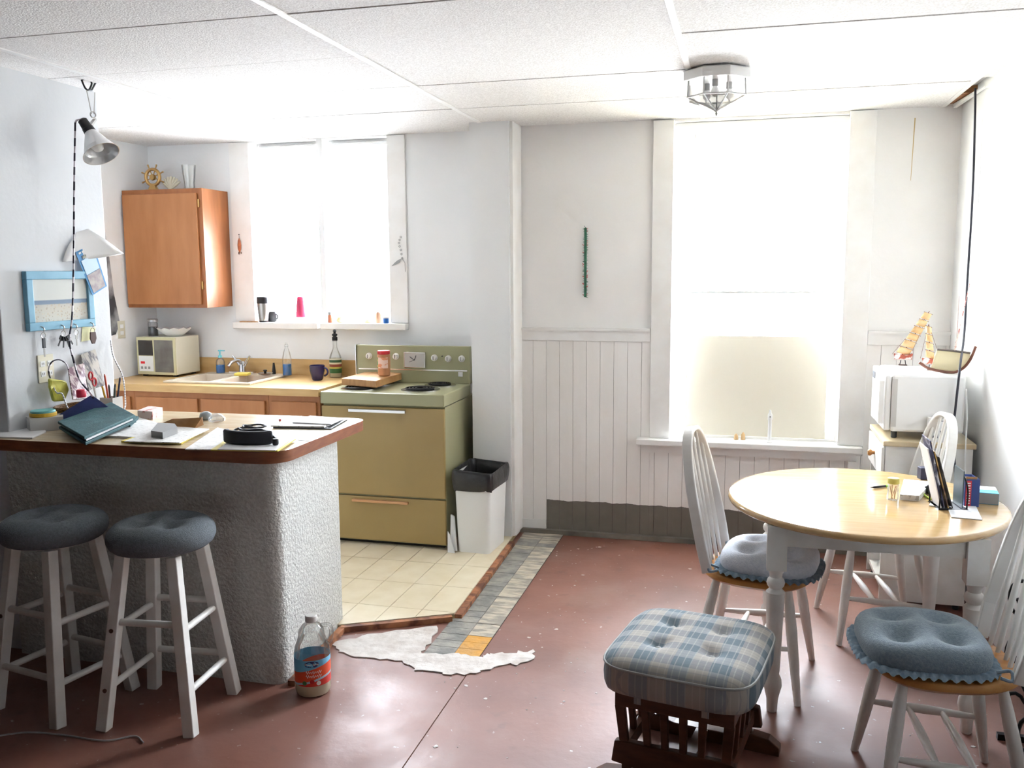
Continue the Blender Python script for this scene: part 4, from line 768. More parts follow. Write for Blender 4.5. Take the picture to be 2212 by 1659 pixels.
# ================================================================ cushions
def cushion(rx, ry, p, th, tufts, dep, sig, seg=56, ring=16, puff=.5):
    v = []; f = []
    def se(a): c, s_ = math.cos(a), math.sin(a); k = (abs(c)**p+abs(s_)**p)**(-1/p); return c*k, s_*k
    def top(x, y, s_):
        z = th*(.42+.58*max(0, 1-s_**4)**puff)
        for (tx, ty) in tufts:
            d2 = ((x-tx)**2+(y-ty)**2)/(sig*sig); z -= dep*math.exp(-d2)
        return max(z, .006)
    v.append((0, 0, top(0, 0, 0)))
    for j in range(1, ring+1):
        s_ = math.sin(j/ring*math.pi/2)
        for i in range(seg): cx, cy = se(2*math.pi*i/seg); v.append((rx*s_*cx, ry*s_*cy, top(rx*s_*cx, ry*s_*cy, s_)))
    for (s_, z) in ((1.0, th*.28), (.96, th*.1), (.9, 0), (.5, 0)):
        for i in range(seg): cx, cy = se(2*math.pi*i/seg); v.append((rx*s_*cx, ry*s_*cy, z))
    n = ring+4
    for i in range(seg): f.append((0, 1+i, 1+(i+1)%seg))
    for j in range(n-1):
        for i in range(seg): f.append((1+j*seg+i, 1+(j+1)*seg+i, 1+(j+1)*seg+(i+1)%seg, 1+j*seg+(i+1)%seg))
    f.append(tuple(1+(n-1)*seg+i for i in range(seg-1, -1, -1)))
    return MB().add(v, f)
def ruffle(rx, ry, p, w, waves, amp, seg=220):
    v = []
    for i in range(seg):
        a = 2*math.pi*i/seg; c, s_ = math.cos(a), math.sin(a); k = (abs(c)**p+abs(s_)**p)**(-1/p); wv = math.sin(waves*a+1.3*math.sin(5*a))
        v += [(rx*.97*c*k, ry*.97*s_*k, .02), ((rx+w*.6)*c*k, (ry+w*.6)*s_*k, .017+amp*wv), ((rx+w)*c*k, (ry+w)*s_*k, .010-amp*.8*wv)]
    f = []
    for i in range(seg):
        n = (i+1) % seg; f += [(3*i,3*i+1,3*n+1,3*n), (3*i+1,3*i+2,3*n+2,3*n+1)]
    return MB().add(v, f)
# ================================================================ stools
def stool(lab, c, rz, skip, clab, crz):
    t = thing('bar_stool', lab, 'stool', (c[0], c[1], 0), rz, 'white bar stools')
    MB().lathe([(.13,.632),(.14,.634),(.14,.642),(.135,.644)], 32).build('seat', m_cwhite, t, sm=40)
    H_ = .632; ft, tp = .168, .098
    P_ = lambda sx_, sy_, z: Vector((sx_*(ft+(tp-ft)*z/H_), sy_*(ft+(tp-ft)*z/H_), z))
    for sx_ in (-1, 1):
        for sy_ in (-1, 1): MB().beam(P_(sx_,sy_,0), P_(sx_,sy_,H_), .042, .040).build('leg', m_cwhite, t, bev=.003)
    for k, (a, b, zz) in enumerate((((-1,-1),(1,-1),(.39,.17)), ((1,-1),(1,1),(.365,.15)), ((1,1),(-1,1),(.39,.17)), ((-1,1),(-1,-1),(.365,.15)))):
        for j, z in enumerate(zz):
            if (k, j) in skip: continue
            MB().tube([P_(*a, z), P_(*b, z)], .0125, 10).build('rung', m_cwhite, t, sm=60)
    for z in (.365, .15): MB().lathe([(.008,0),(.008,.003)], 10, m=Matrix.Translation(P_(-1,-1,z)+Vector((0,-.0205,0))) @ Matrix.Rotation(math.pi/2,4,'X')).build('dowel_plug', m_dwood, t)
    q = cushion(.188, .188, 2.1, .100, [(.06,.05),(-.06,.05),(.05,-.06),(-.06,-.05)], .032, .042)
    o = q.build('stool_cushion', m_denimd, None, (c[0], c[1], .6445), (0, 0, crz), sm=180); tag(o, clab, 'cushion', 'grey round stool cushions')
fr = [Z(218,1586,0), Z(408,1590,0), Z(508,1496,0), Z(342,1476,0)]
cR = (fr[0]+fr[2])/2*.5+(fr[1]+fr[3])/2*.5; e_ = (fr[1]-fr[0])+(fr[2]-fr[3]); rzR = math.atan2(e_.y, e_.x)
stool('white wooden bar stool nearer the jug, front rung missing', cR, rzR, {(0,1)}, 'grey tufted round cushion on stool nearer the jug', .3)
fl2 = [Z(8,1533,0), Z(150,1576,0), Z(272,1486,0)]; cL = (fl2[0]+fl2[2])/2; e_ = fl2[1]-fl2[0]; rzL = math.atan2(e_.y, e_.x)
stool('white wooden bar stool at left edge beside the other', cL, rzL, set(), 'grey tufted round cushion on leftmost stool', .1)
# ================================================================ jug
p = Z(672,1497,0); t = thing('juice_jug', 'clear plastic juice jug with orange and blue label on floor', 'jug', (p.x, p.y+.02, .0005), math.radians(18))
m_pet = glass('pet_plastic', (.95,.96,.95,1), .10, .08)
MB().lathe([(.055,0),(.066,.008),(.069,.02),(.069,.165),(.066,.185),(.056,.21),(.052,.225),(.05,.25),(.034,.272),(.0185,.28),(.0185,.29)], 36).build('body', m_pet, t, sm=50)
MB().lathe([(0,.002),(.063,.004),(.067,.02),(.067,.05),(0,.05)], 30).build('juice', M('pale_juice', S(226,218,190), .25), t, sm=50)
MB().lathe([(.0215,.284),(.0225,.286),(.0225,.306),(.02,.309)], 24).build('cap', m_lgrey, t, sm=30)
MB().tube(spline([(.036,0,.266),(.066,0,.268),(.076,0,.25),(.074,0,.215),(.06,0,.195)], 5), .009, 8).build('handle', m_pet, t, sm=60)
def jlabel():
    m, nt, N, L, P = nodes('jug_label'); tc = N.new('ShaderNodeTexCoord'); s_ = N.new('ShaderNodeSeparateXYZ'); L.new(tc.outputs['Generated'], s_.inputs[0])
    a = N.new('ShaderNodeMath'); a.operation = 'MULTIPLY_ADD'; a.inputs[1].default_value = -.35; L.new(s_.outputs[0], a.inputs[0]); L.new(s_.outputs[2], a.inputs[2])
    r = N.new('ShaderNodeValToRGB'); r.color_ramp.interpolation = 'CONSTANT'; e = r.color_ramp.elements; e[0].position = 0; e[0].color = S(210,52,40); e[1].position = .12; e[1].color = S(170,200,214)
    for p_, c_ in ((.2,S(228,84,44)),(.62,S(110,186,222))): q_ = e.new(p_); q_.color = c_
    b = N.new('ShaderNodeMath'); b.operation = 'ADD'; b.inputs[1].default_value = .16; L.new(a.outputs[0], b.inputs[0]); L.new(b.outputs[0], r.inputs[0]); L.new(r.outputs[0], P.inputs['Base Color']); P.inputs['Roughness'].default_value = .4; return m
lb = MB().lathe([(.0698,.048),(.0698,.152)], 40, cap=False).build('label', jlabel(), t, sm=60)
def oncyl(mb, R, a0, z0):   # wrap flat x-y shapes round the jug
    mb.v = [Vector(((R+p.z)*math.cos(a0+p.x/R), (R+p.z)*math.sin(a0+p.x/R), z0+p.y)) for p in mb.v]; return mb
def text_mb(s_, size, ext=.0004):
    cu = bpy.data.curves.new('lettering', 'FONT'); cu.body = s_; cu.size = size; cu.align_x = 'CENTER'; cu.align_y = 'CENTER'; cu.extrude = ext; cu.resolution_u = 2
    o = bpy.data.objects.new('lettering', cu); me = bpy.data.meshes.new_from_object(o); mb = MB().add([v.co.copy() for v in me.vertices], [tuple(f.vertices) for f in me.polygons])
    bpy.data.objects.remove(o); bpy.data.curves.remove(cu); bpy.data.meshes.remove(me); return mb
af = math.radians(-83)
el = MB().prism([(.028*math.cos(6.283*i/28), .0125*math.sin(6.283*i/28)) for i in range(28)], 0, .0005); oncyl(el, .0702, af, .137).build('logo_oval', M('label_navy', S(26,52,110), .4), lb)
oncyl(text_mb('Ocean Spray', .0105), .0708, af, .137).build('lettering', m_paper, lb)
for k_ in range(2):
    w_ = MB().tube([Vector((-.03+.06*i/24, (.006+.002*math.sin(i*.7))*math.sin(i*1.9), 0)) for i in range(25)], .0009, 5); oncyl(w_, .0704, af+.1, .105-.016*k_).build('script_stroke', m_paper, lb)
for x_, z_, c_ in ((-.03,.062,'fruit_green'),(.0,.068,'fruit_red'),(.025,.06,'fruit_white')):
    q = MB().prism([(x_+.009*math.cos(6.283*i/12), .009*math.sin(6.283*i/12)) for i in range(12)], 0, .0005); oncyl(q, .0701, af, z_).build('fruit_print', M(c_, {'fruit_green':S(70,120,70),'fruit_red':S(180,30,36),'fruit_white':S(230,226,220)}[c_], .4), lb)
# cable on the floor by the stools
o = MB().tube(spline([Z(-20,1592,.004), Z(60,1582,.004), Z(140,1588,.004), Z(225,1600,.004), Z(290,1590,.004), Z(310,1604,.004)], 6), .003, 6).build('floor_cable', m_cordw, sm=60); tag(o, 'thin pale cable lying on floor under the stools', 'cable')
# ================================================================ dining table
tz = .74; tc_ = Vector((.462, 3.655, 0))
t = thing('dining_table', 'round oak topped dining table with white turned legs', 'table', tc_)
def ell(prof, rx, ry, seg=80): return MB().lathe([(1+d/rx, z) for d, z in prof], seg, m=Matrix.Diagonal((rx, ry, 1, 1)))
ell([(-.02,tz-.027),(-.006,tz-.025),(.0,tz-.016),(0,tz-.009),(-.006,tz-.001),(-.016,tz)], .512, .542).build('tabletop', m_table, t, sm=50)
lx, ly = .330, .362
MB().box(-lx+.036, lx-.036, -ly-.012, -ly+.010, .635, .712).box(-lx+.036, lx-.036, ly-.010, ly+.012, .635, .712).box(-lx-.012, -lx+.010, -ly+.036, ly-.036, .635, .712).box(lx-.010, lx+.012, -ly+.036, ly-.036, .635, .712).build('apron', m_cwhite, t)
lp = [(.016,0),(.019,.004),(.021,.05),(.027,.075),(.033,.1),(.031,.125),(.022,.145),(.024,.16),(.0285,.3),(.0325,.44),(.034,.46),(.026,.468),(.022,.474),(.030,.484),(.033,.495),(.030,.506),(.022,.516),(.024,.53),(.034,.548)]
for sx_ in (-1,1):
    for sy_ in (-1,1):
        MB().lathe(lp, 24, (sx_*lx, sy_*ly, 0)).box(sx_*lx-.035, sx_*lx+.035, sy_*ly-.035, sy_*ly+.035, .548, .712).build('leg', m_cwhite, t, sm=40)
q = Z(1912,1166,.705)-tc_; MB().lathe([(.022,.0),(.022,.012)], 14, (q.x, -ly-.03, .697)).build('latch_block', m_oak, t, sm=40)
# ================================================================ chairs
def make_chair():
    t = thing('windsor_chair', 'x', 'chair', (0,0,0), 0, 'white and oak windsor chairs')
    st = .452
    out = []
    for i in range(48):
        a = 2*math.pi*i/48; c, s_ = math.cos(a), math.sin(a); p = 2.6; k = (abs(c)**p+abs(s_)**p)**(-1/p); out.append((.212*c*k*(1 if c > 0 else .98), (.208+.012*c)*s_*k))
    n = 48
    MB().add([(x*.93,y*.93,st-.034) for x,y in out]+[(x,y,st-.022) for x,y in out]+[(x,y,st-.008) for x,y in out]+[(x*.96,y*.96,st) for x,y in out], [tuple(range(n-1,-1,-1))]+[(j*n+i, j*n+(i+1)%n, (j+1)*n+(i+1)%n, (j+1)*n+i) for j in range(3) for i in range(n)]+[tuple(range(3*n,4*n))]).build('seat', m_oak, t, sm=50)
    F_ = {}
    for sx_ in (1,-1):
        for sy_ in (1,-1):
            a, b = Vector((sx_*.135, sy_*.135, st-.03)), Vector((sx_*.195+(.0 if sx_ > 0 else -.02), sy_*.222, 0)); F_[sx_,sy_] = (a, b)
            MB().tube([b, b+(a-b)*.06, b+(a-b)*.35, b+(a-b)*.62, b+(a-b)*.85, a], [.0125,.0135,.0185,.021,.0185,.014], 12).build('leg', m_cwhite, t, sm=60)
    at = lambda k, z: F_[k][1]+(F_[k][0]-F_[k][1])*(z/(st-.03))
    S_ = {}
    for sy_ in (1,-1):
        a, b = at((1,sy_), .20), at((-1,sy_), .17); S_[sy_] = (a, b)
        MB().tube([a, a+(b-a)*.15, a+(b-a)*.5, a+(b-a)*.85, b], [.008,.0105,.0155,.0105,.008], 10).build('stretcher', m_cwhite, t, sm=60)
    for k in (.36, .66):
        a, b = S_[1][0]+(S_[1][1]-S_[1][0])*k, S_[-1][0]+(S_[-1][1]-S_[-1][0])*k
        MB().tube([a, a+(b-a)*.12, a+(b-a)*.5, a+(b-a)*.88, b], [.007,.0105,.0145,.0105,.007], 10).build('stretcher', m_cwhite, t, sm=60)
    # bow back
    def bow(s_):          # s -1..1
        an = s_*math.pi/2; y = .188*math.copysign(abs(math.sin(an))**.85, s_); h = .535*max(0, math.cos(an))**.62
        return Vector((-.165-.115*(h/.535), y, st+h))
    pts = [bow(-1+2*i/40) for i in range(41)]; pts[0].y, pts[-1].y = -.172, .172
    q = MB(); v = []
    for i, p in enumerate(pts):
        tg = (pts[min(i+1,40)]-pts[max(i-1,0)]).normalized(); bk = Vector((-.98,0,-.2)); bk = (bk-tg*bk.dot(tg)).normalized(); nn = tg.cross(bk)
        for a, b in ((-1,-1),(1,-1),(1,1),(-1,1)): v.append(p+bk*a*.020+nn*b*.009)
    f = [(4*i+k, 4*i+(k+1)%4, 4*(i+1)+(k+1)%4, 4*(i+1)+k) for i in range(40) for k in range(4)]+[(3,2,1,0),(160,161,162,163)]
    q.add(v, f).build('bow', m_cwhite, t, bev=.004)
    for k in range(5):
        y0 = -.108+.054*k; y1 = y0*1.12; best = min(pts, key=lambda p: abs(p.y-y1)-(.2 if p.z > st+.2 else 0))
        top = Vector((best.x, y1, best.z)); b = Vector((-.172+.012*(1-abs(k-2)/2)*-1, y0, st-.003))
        MB().tube([b, b+(top-b)*.3, b+(top-b)*.7, top], [.007,.0105,.008,.006], 8).build('spindle', m_cwhite, t, sm=60)
    return t
proto = make_chair()
def rz_of(v): return math.atan2(v[1], v[0])
CH = [((.075,3.607), (.98,-.18), 'white windsor chair with oak seat beside the plaid ottoman', (.085,3.60), 'pale blue ruffled cushion on chair beside plaid ottoman', .03),
      ((.592,4.215), (-.99,-.14), 'white windsor chair tucked behind the table near cart', None, '', 0),
      ((.605,2.865), (-.998,-.06), 'white windsor chair at right edge in front of table', (.582,2.868), 'blue ruffled cushion on chair at right edge', .0)]
m_pale = M('pale_blue_cloth', S(222,228,238), .85, c2=S(210,218,230), scale=90, bump=.25, bs=220, sheen=.2)
for i, (c, fw_, lab, cc, clab, ex) in enumerate(CH):
    o = proto if i == 0 else copy_tree(proto)
    o.location = (c[0], c[1], 0); o.rotation_euler = (0, 0, rz_of(fw_)); o['label'] = lab
    if cc:
        ct_ = thing('chair_cushion', clab, 'cushion', (cc[0]+fw_[0]*.035, cc[1]+fw_[1]*.035, .4525), rz_of(fw_), 'blue tied chair cushions')
        cushion(.184, .190, 3.2, .102, [(.075,.075),(-.07,.075),(.075,-.075),(-.07,-.075)], .048, .046, puff=.45).build('pad', m_pale if i == 0 else m_denim, ct_, sm=180)
        ruffle(.182, .188, 3.2, .024, 46, .007).build('ruffle', m_denimb, ct_, sm=60)
        for sy_ in (-1,1): MB().tube(spline([(-.17,sy_*.15,.02),(-.205,sy_*.16,.03),(-.2,sy_*.185,.012),(-.17,sy_*.19,.02)], 4), .005, 6).build('tie', m_denimb, ct_, sm=60)
ct_ = cushion(.17, .18, 3.0, .05, [(.06,.06),(-.06,.06),(.06,-.06),(-.06,-.06)], .016, .035).build('chair_cushion', M('dark_cushion', S(54,60,72), .9), None, (.597,4.215,.4525), (0,0,rz_of((-.99,-.14))), sm=180); tag(ct_, 'thin dark cushion on the chair behind table', 'cushion', 'blue tied chair cushions')
# ================================================================ ottoman
def plaid():
    m, nt, N, L, P = nodes('plaid'); tc = N.new('ShaderNodeTexCoord'); sp = N.new('ShaderNodeSeparateXYZ'); L.new(tc.outputs['Object'], sp.inputs[0])
    def band(sock, per, ph, wd):
        a = N.new('ShaderNodeMath'); a.operation = 'MULTIPLY_ADD'; a.inputs[1].default_value = 1/per; a.inputs[2].default_value = ph+20; L.new(sock, a.inputs[0])
        f_ = N.new('ShaderNodeMath'); f_.operation = 'FRACT'; L.new(a.outputs[0], f_.inputs[0]); c = N.new('ShaderNodeMath'); c.operation = 'LESS_THAN'; c.inputs[1].default_value = wd; L.new(f_.outputs[0], c.inputs[0]); return c.outputs[0]
    def mix(f_, a, b, k=1.0):
        x = N.new('ShaderNodeMix'); x.data_type = 'RGBA'; mm = N.new('ShaderNodeMath'); mm.operation = 'MULTIPLY'; mm.inputs[1].default_value = k; L.new(f_, mm.inputs[0]); L.new(mm.outputs[0], x.inputs[0])
        if isinstance(a, tuple): x.inputs[6].default_value = a
        else: L.new(a, x.inputs[6])
        x.inputs[7].default_value = b; return x.outputs[2]
    X_, Y_ = sp.outputs[0], sp.outputs[1]
    bxs, bys = band(X_, .118, .1, .5), band(Y_, .10, .2, .5)
    c = mix(bxs, S(172,166,158), S(146,152,155), 1); c2 = mix(bxs, S(142,143,143), S(104,119,127), 1)
    x = N.new('ShaderNodeMix'); x.data_type = 'RGBA'; L.new(bys, x.inputs[0]); L.new(c, x.inputs[6]); L.new(c2, x.inputs[7]); c = x.outputs[2]
    c = mix(band(X_, .022, .0, .16), c, S(200,196,190), .35); c = mix(band(Y_, .0185, .0, .16), c, S(120,128,136), .35)
    L.new(c, P.inputs['Base Color']); P.inputs['Roughness'].default_value = .9; return m
m_plaid = plaid(); m_pipe = M('piping', S(170,172,170), .8); m_ott = M('ottoman_wood', S(96,56,36), .4, c2=S(72,40,26), scale=4, stretch=(2,8,8), detail=6)
orz = math.radians(-10.5); oc = Vector((-.142, 2.835, 0))
t = thing('glider_ottoman', 'glider ottoman with plaid tufted cushion on dark wood frame', 'ottoman', oc, orz)
cz = .33
def boxpad(rx, ry, p, wall, dome, tufts, dep, sig, seg=72, ring=18):
    v = []; f = []
    def se(a): c, s_ = math.cos(a), math.sin(a); k = (abs(c)**p+abs(s_)**p)**(-1/p); return c*k, s_*k
    def top(x, y, s_):
        z = wall+dome*(1-s_**6)**.6
        for (tx, ty) in tufts: z -= dep*math.exp(-((x-tx)**2+(y-ty)**2)/(sig*sig))
        return z
    v.append((0, 0, top(0, 0, 0)))
    for j in range(1, ring+1):
        s_ = math.sin(j/ring*math.pi/2)
        for i in range(seg): cx, cy = se(2*math.pi*i/seg); v.append((rx*s_*cx, ry*s_*cy, top(rx*s_*cx, ry*s_*cy, s_)))
    for (s_, z) in ((1.012, wall*.6), (1.005, wall*.25), (.985, .004), (.95, 0), (.4, 0)):
        for i in range(seg): cx, cy = se(2*math.pi*i/seg); v.append((rx*s_*cx, ry*s_*cy, z))
    n = ring+5
    for i in range(seg): f.append((0, 1+i, 1+(i+1)%seg))
    for j in range(n-1):
        for i in range(seg): f.append((1+j*seg+i, 1+(j+1)*seg+i, 1+(j+1)*seg+(i+1)%seg, 1+j*seg+(i+1)%seg))
    f.append(tuple(1+(n-1)*seg+i for i in range(seg-1, -1, -1))); return MB().add(v, f)
TF = [(.085,.09),(-.085,.09),(.085,-.09),(-.085,-.09)]
cu = boxpad(.238, .262, 5.5, .085, .038, TF, .026, .030).build('cushion', m_plaid, t, loc=(0,0,cz), sm=180)
def sring(rx, ry, p, z, n=72):
    o_ = []
    for i in range(n):
        a = 2*math.pi*i/n; c, s_ = math.cos(a), math.sin(a); k = (abs(c)**p+abs(s_)**p)**(-1/p); o_.append((rx*c*k, ry*s_*k, z))
    return o_
MB().tube(sring(.239,.263,5.5,.085), .0042, 6, closed=True).build('piping', m_pipe, cu, sm=60)
for x_, y_ in TF: MB().lathe([(.011,.0),(.010,.005),(.004,.008)], 12, (x_,y_,.097)).build('button', m_pipe, cu, sm=60)
for x_ in (-.11,.10): MB().box(x_-.011,x_+.011,-.232,-.228,-.03,.006).build('tie', m_plaid, cu)
fz = .329
MB().box(-.185,.185,-.225,-.204,fz-.05,fz).box(-.185,.185,.204,.225,fz-.05,fz).box(-.185,-.164,-.204,.204,fz-.05,fz).box(.164,.185,-.204,.204,fz-.05,fz).build('upper_frame', m_ott, t, bev=.003)
for y_ in (-.1,0,.1): MB().box(-.163,.163,y_-.02,y_+.02,fz-.02,fz-.008).build('support_slat', m_ott, t)
for sy_ in (-1,1):
    for i, x_ in enumerate((-.17,-.09,-.03,.03,.09,.17)):
        w_ = .032 if i in (0,5) else .024; MB().beam((x_,sy_*.214,fz-.048), (x_*.94,sy_*.20,.155), w_, w_*.9, .018, .018, side=(1,0,0)).build('post' if i in (0,5) else 'slat', m_ott, t, bev=.002)
    lr = [(-.20,.085),(-.19,.155),(-.17,.16),(.17,.16),(.19,.155),(.20,.085),(.12,.075),(-.12,.075)]
    MB().add([(x,sy_*.20-.013,z) for x,z in lr]+[(x,sy_*.20+.013,z) for x,z in lr], [tuple(range(7,-1,-1)), tuple(range(8,16))]+[(i,(i+1)%8,(i+1)%8+8,i+8) for i in range(8)]).build('lower_rail', m_ott, t, bev=.004)
    ft_ = [(-.26,.0),(-.26,.03),(-.225,.055),(-.17,.062),(-.10,.045),(.10,.045),(.17,.062),(.225,.055),(.26,.03),(.26,0)]
    MB().add([(x,sy_*.20-.022,z+.0005) for x,z in ft_]+[(x,sy_*.20+.022,z+.0005) for x,z in ft_], [tuple(range(9,-1,-1)), tuple(range(10,20))]+[(i,(i+1)%10,(i+1)%10+10,i+10) for i in range(10)]).build('runner', m_ott, t, bev=.003)
    for x_ in (-.15,.15): MB().beam((x_,sy_*.20,.055),(x_,sy_*.20,.084), .03, .03, .02, .02).build('glide_link', m_ott, t)
MB().box(-.02,.02,-.178,.178,.015,.045).build('cross_beam', m_ott, t)
for x_ in (-.174,.174):
    for i in range(3): MB().beam((x_,-.10+.10*i,fz-.048),(x_*.94,-.09+.09*i,.14), .018, .018, .026, .024).build('side_slat', m_ott, t, bev=.002)
    MB().box(x_*.94-.011,x_*.94+.011,-.186,.186,.10,.145).build('side_rail', m_ott, t)
# ================================================================ things on the table
zt2 = tz+.0005
t = thing('ballpoint_pen', 'black pen with green end lying on the oak table', 'pen', (0,0,0)); a, b = Z(1880,1053,zt2+.005), Z(1913,1050,zt2+.005)
MB().tube([a, a+(b-a)*.2, a+(b-a)*.22, b], [.0008,.003,.0048,.0048], 8).build('barrel', m_black, t, sm=60); MB().tube([b, b+(b-a)*.16], .005, 8).build('end_cap', M('lime', S(150,220,60), .4), t, sm=60)
p = Z(1930,1082,zt2); t = thing('toothpick_jar', 'small clear jar with yellow lid holding toothpicks on table', 'jar', (p.x,p.y+.02,zt2)); MB().lathe([(.019,0),(.021,.003),(.021,.06),(.018,.064)], 18).build('body', m_glass, t, sm=50)
MB().lathe([(.020,.064),(.022,.066),(.022,.084),(.02,.086)], 18).build('lid', M('pale_lime', S(218,214,120), .5), t, sm=30)
for i in range(5): MB().tube([(.006*math.cos(i*2.2),.006*math.sin(i*2.2),.003),(.013*math.cos(i*1.7),.013*math.sin(i*1.7),.055)], .0014, 5).build('toothpick', m_tan, t)
sheet('envelope_stack', 'thick stack of white envelopes on table behind jar', 'envelopes', [(1943,1080),(1985,1083),(2012,1052),(1952,1046)], zt2, .022, m_print)
sheet('envelope', 'single white envelope lying near front of table papers', 'envelope', [(2055,1118),(2122,1124),(2104,1086),(2040,1080)], zt2, .003, m_paper)
sheet('folded_letter', 'folded white letter left of the single envelope', 'letter', [(2007,1093),(2048,1100),(2052,1082),(2016,1077)], zt2, .004, m_paper)
p = Z(2000,1034,zt2); o = bx(-.03,.03,-.02,.02,0,.05).build('navy_box', M('navy_card', S(44,46,72), .5), None, (p.x,p.y,zt2), (0,0,.2), bev=.002); tag(o, 'small navy box behind the envelope stack', 'box')
p = Z(2014,1066,zt2); o = MB().lathe([(.022,0),(.026,.006),(.026,.028),(.018,.036)], 10, m=Matrix.Diagonal((1.1,.7,1,1))).build('black_pouch', m_black, None, (p.x,p.y,zt2), sm=40); tag(o, 'small black pouch between envelopes and magazines', 'pouch')
o = MB().tube(spline([Z(1992,1058,zt2+.008),Z(2000,1072,zt2+.004),Z(2020,1080,zt2+.004),Z(2032,1074,zt2+.004)], 6), .004, 6).build('lime_lanyard', M('lime_strap', S(176,200,60), .6), sm=60); tag(o, 'lime green strap curling in front of black pouch', 'strap')
# magazine holder
p0 = Z(2052,1098,zt2); t = thing('letter_holder', 'dark wire letter holder in middle of table clutter', 'holder', (p0.x,p0.y,zt2), .12)
bx(-.05,.055,-.03,.09,0,.004).build('base', m_blackm, t)
for x_ in (-.046,.05): MB().tube(spline([(x_,-.025,.004),(x_,-.025,.08),(x_,.03,.12),(x_,.085,.08),(x_,.085,.004)], 5), .003, 6).build('divider', m_blackm, t, sm=60)
for i, (x0, lx_, h, mm, lab) in enumerate(((-.036,-.058,.235,m_paper,'white upright leaflet at left of letter holder'),(-.024,-.062,.265,M('mag_navy', S(48,48,84), .4, c2=S(200,200,210), scale=30, lo=.55, hi=.62),'navy and white magazine leaning tall in holder'),(-.010,-.06,.225,M('mag_brown', S(96,66,40), .4, c2=S(200,160,90), scale=16, lo=.45, hi=.6),'brown covered magazine leaning in letter holder'),(.004,-.058,.205,M('mag_black', S(26,24,26), .3, c2=S(90,80,60), scale=25, lo=.6, hi=.66),'black magazine leaning in letter holder'),(.038,.0,.15,M('mag_teal', S(62,80,88), .4),'dark teal rounded folder at right of holder'))):
    o = MB().slab([(x0,-.02,.006),(x0,.075,.006),(x0+lx_,.075,h),(x0+lx_,-.02,h*.97)], .004).build('magazine', mm, None, (p0.x,p0.y,zt2), (0,0,.12)); tag(o, lab, 'magazine', 'papers in the letter holder')
# blue box of cards, blue tissue box
p = Z(2098,1095,zt2); t = thing('blue_card_box', 'tall dark blue box with red label strip on table', 'box', (p.x,p.y,zt2), .1); m_dblue = M('dark_blue', S(40,66,132), .4)
MB().box(-.026,.026,0,.002,0,.105).box(-.026,.026,.088,.09,0,.105).box(-.026,-.024,.002,.088,0,.105).box(.024,.026,.002,.088,0,.105).box(-.024,.024,.002,.088,0,.003).build('carton', m_dblue, t)
lbl = bx(-.023,-.003,-.0012,-.0003,.003,.1).build('label_strip', M('label_red', S(206,52,66), .5), t); q = text_mb('|||||||||||', .009); 
for i in range(9): bx(-.019,-.007,-.0018,-.0013,.012+.0095*i,.016+.0095*i).build('lettering', m_paper, lbl)
for i in range(4): bx(-.02,.02,.012+.017*i,.014+.017*i,.004,.112-.004*i).build('card', (m_tan,m_paper,m_kraft,m_paper)[i], t)
p = Z(2140,1090,zt2); t = thing('tissue_box', 'light blue and white carton lying at right of table', 'box', (p.x-.005,p.y+.055,zt2), -.12)
bx(-.038,.038,-.055,.055,0,.044).build('carton', M('cyan_card', S(92,176,206), .5), t, bev=.001); bx(-.037,.037,-.0562,-.0553,.002,.042).build('end_flap', m_grey, t); bx(-.037,.037,-.005,.054,.0443,.0452).build('top_label', m_paper, t)
# ================================================================ cart, white microwave, ships
t = thing('microwave_cart', 'white utility cart with tan top in the corner', 'cart', (.852, 4.74, 0)); hx, hy = .19, .235
bx(-hx-.012, hx+.012, -hy-.012, hy+.012, .79, .815).build('top', M('tan_laminate', S(216,198,162), .35, c2=S(204,184,146), scale=6), t, bev=.004)
for s_ in (-1,1): MB().box(-hx,hx,s_*hy-(.016 if s_ > 0 else 0),s_*hy+(0 if s_ > 0 else .016),.03,.789).build('side_panel', m_cwhite, t)
bx(hx-.012,hx,-hy+.017,hy-.017,.05,.788).build('back_panel', m_cwhite, t); bx(-hx+.01,hx-.013,-hy+.017,hy-.017,.07,.088).build('shelf', m_cwhite, t); bx(-hx+.01,hx-.013,-hy+.017,hy-.017,.36,.376).build('shelf', m_cwhite, t)
d = bx(-hx-.016,-hx-.001,-hy+.004,hy-.004,.635,.782).build('drawer', m_cwhite, t, bev=.003); MB().lathe([(.009,0),(.008,.01),(.016,.018),(.017,.026),(.012,.032)], 14, m=Matrix.Translation((-hx-.016,0,.71)) @ Matrix.Rotation(-math.pi/2,4,'Y')).build('knob', m_oak, d, sm=50)
for x_ in (-.16,.16):
    for y_ in (-.2,.2): MB().lathe([(.014,0),(.016,.004),(.012,.029)], 12, (x_,y_,.0005)).build('caster', m_dgrey, t, sm=40)
t = thing('white_microwave', 'white microwave facing the window on the tan topped cart', 'microwave', (.84, 4.78, .8155)); 
bx(-.155,.168,-.225,.225,.036,.312).build('body', m_white, t, bev=.012)
dr = bx(-.185,-.1555,-.222,.10,.04,.308).build('door', m_white, t, bev=.008); bx(-.1875,-.1855,-.19,.07,.075,.27).build('door_window', M('screen_grey', S(176,176,184), .3), dr); bx(-.21,-.186,-.215,-.205,.07,.28).build('door_handle', m_white, dr, bev=.003)
cp = bx(-.185,-.1555,.103,.222,.04,.308).build('control_panel', m_white, t, bev=.005); bx(-.187,-.1855,.12,.205,.25,.285).build('display', m_dgrey, cp)
for x_ in (-.13,.13):
    for y_ in (-.18,.18): MB().lathe([(.012,0),(.014,.003),(.014,.035)], 10, (x_,y_,.0005)).build('foot', m_dgrey, t, sm=40)
bx(-.154,-.13,-.2265,-.2255,.06,.29).build('vent_panel', m_lgrey, t)
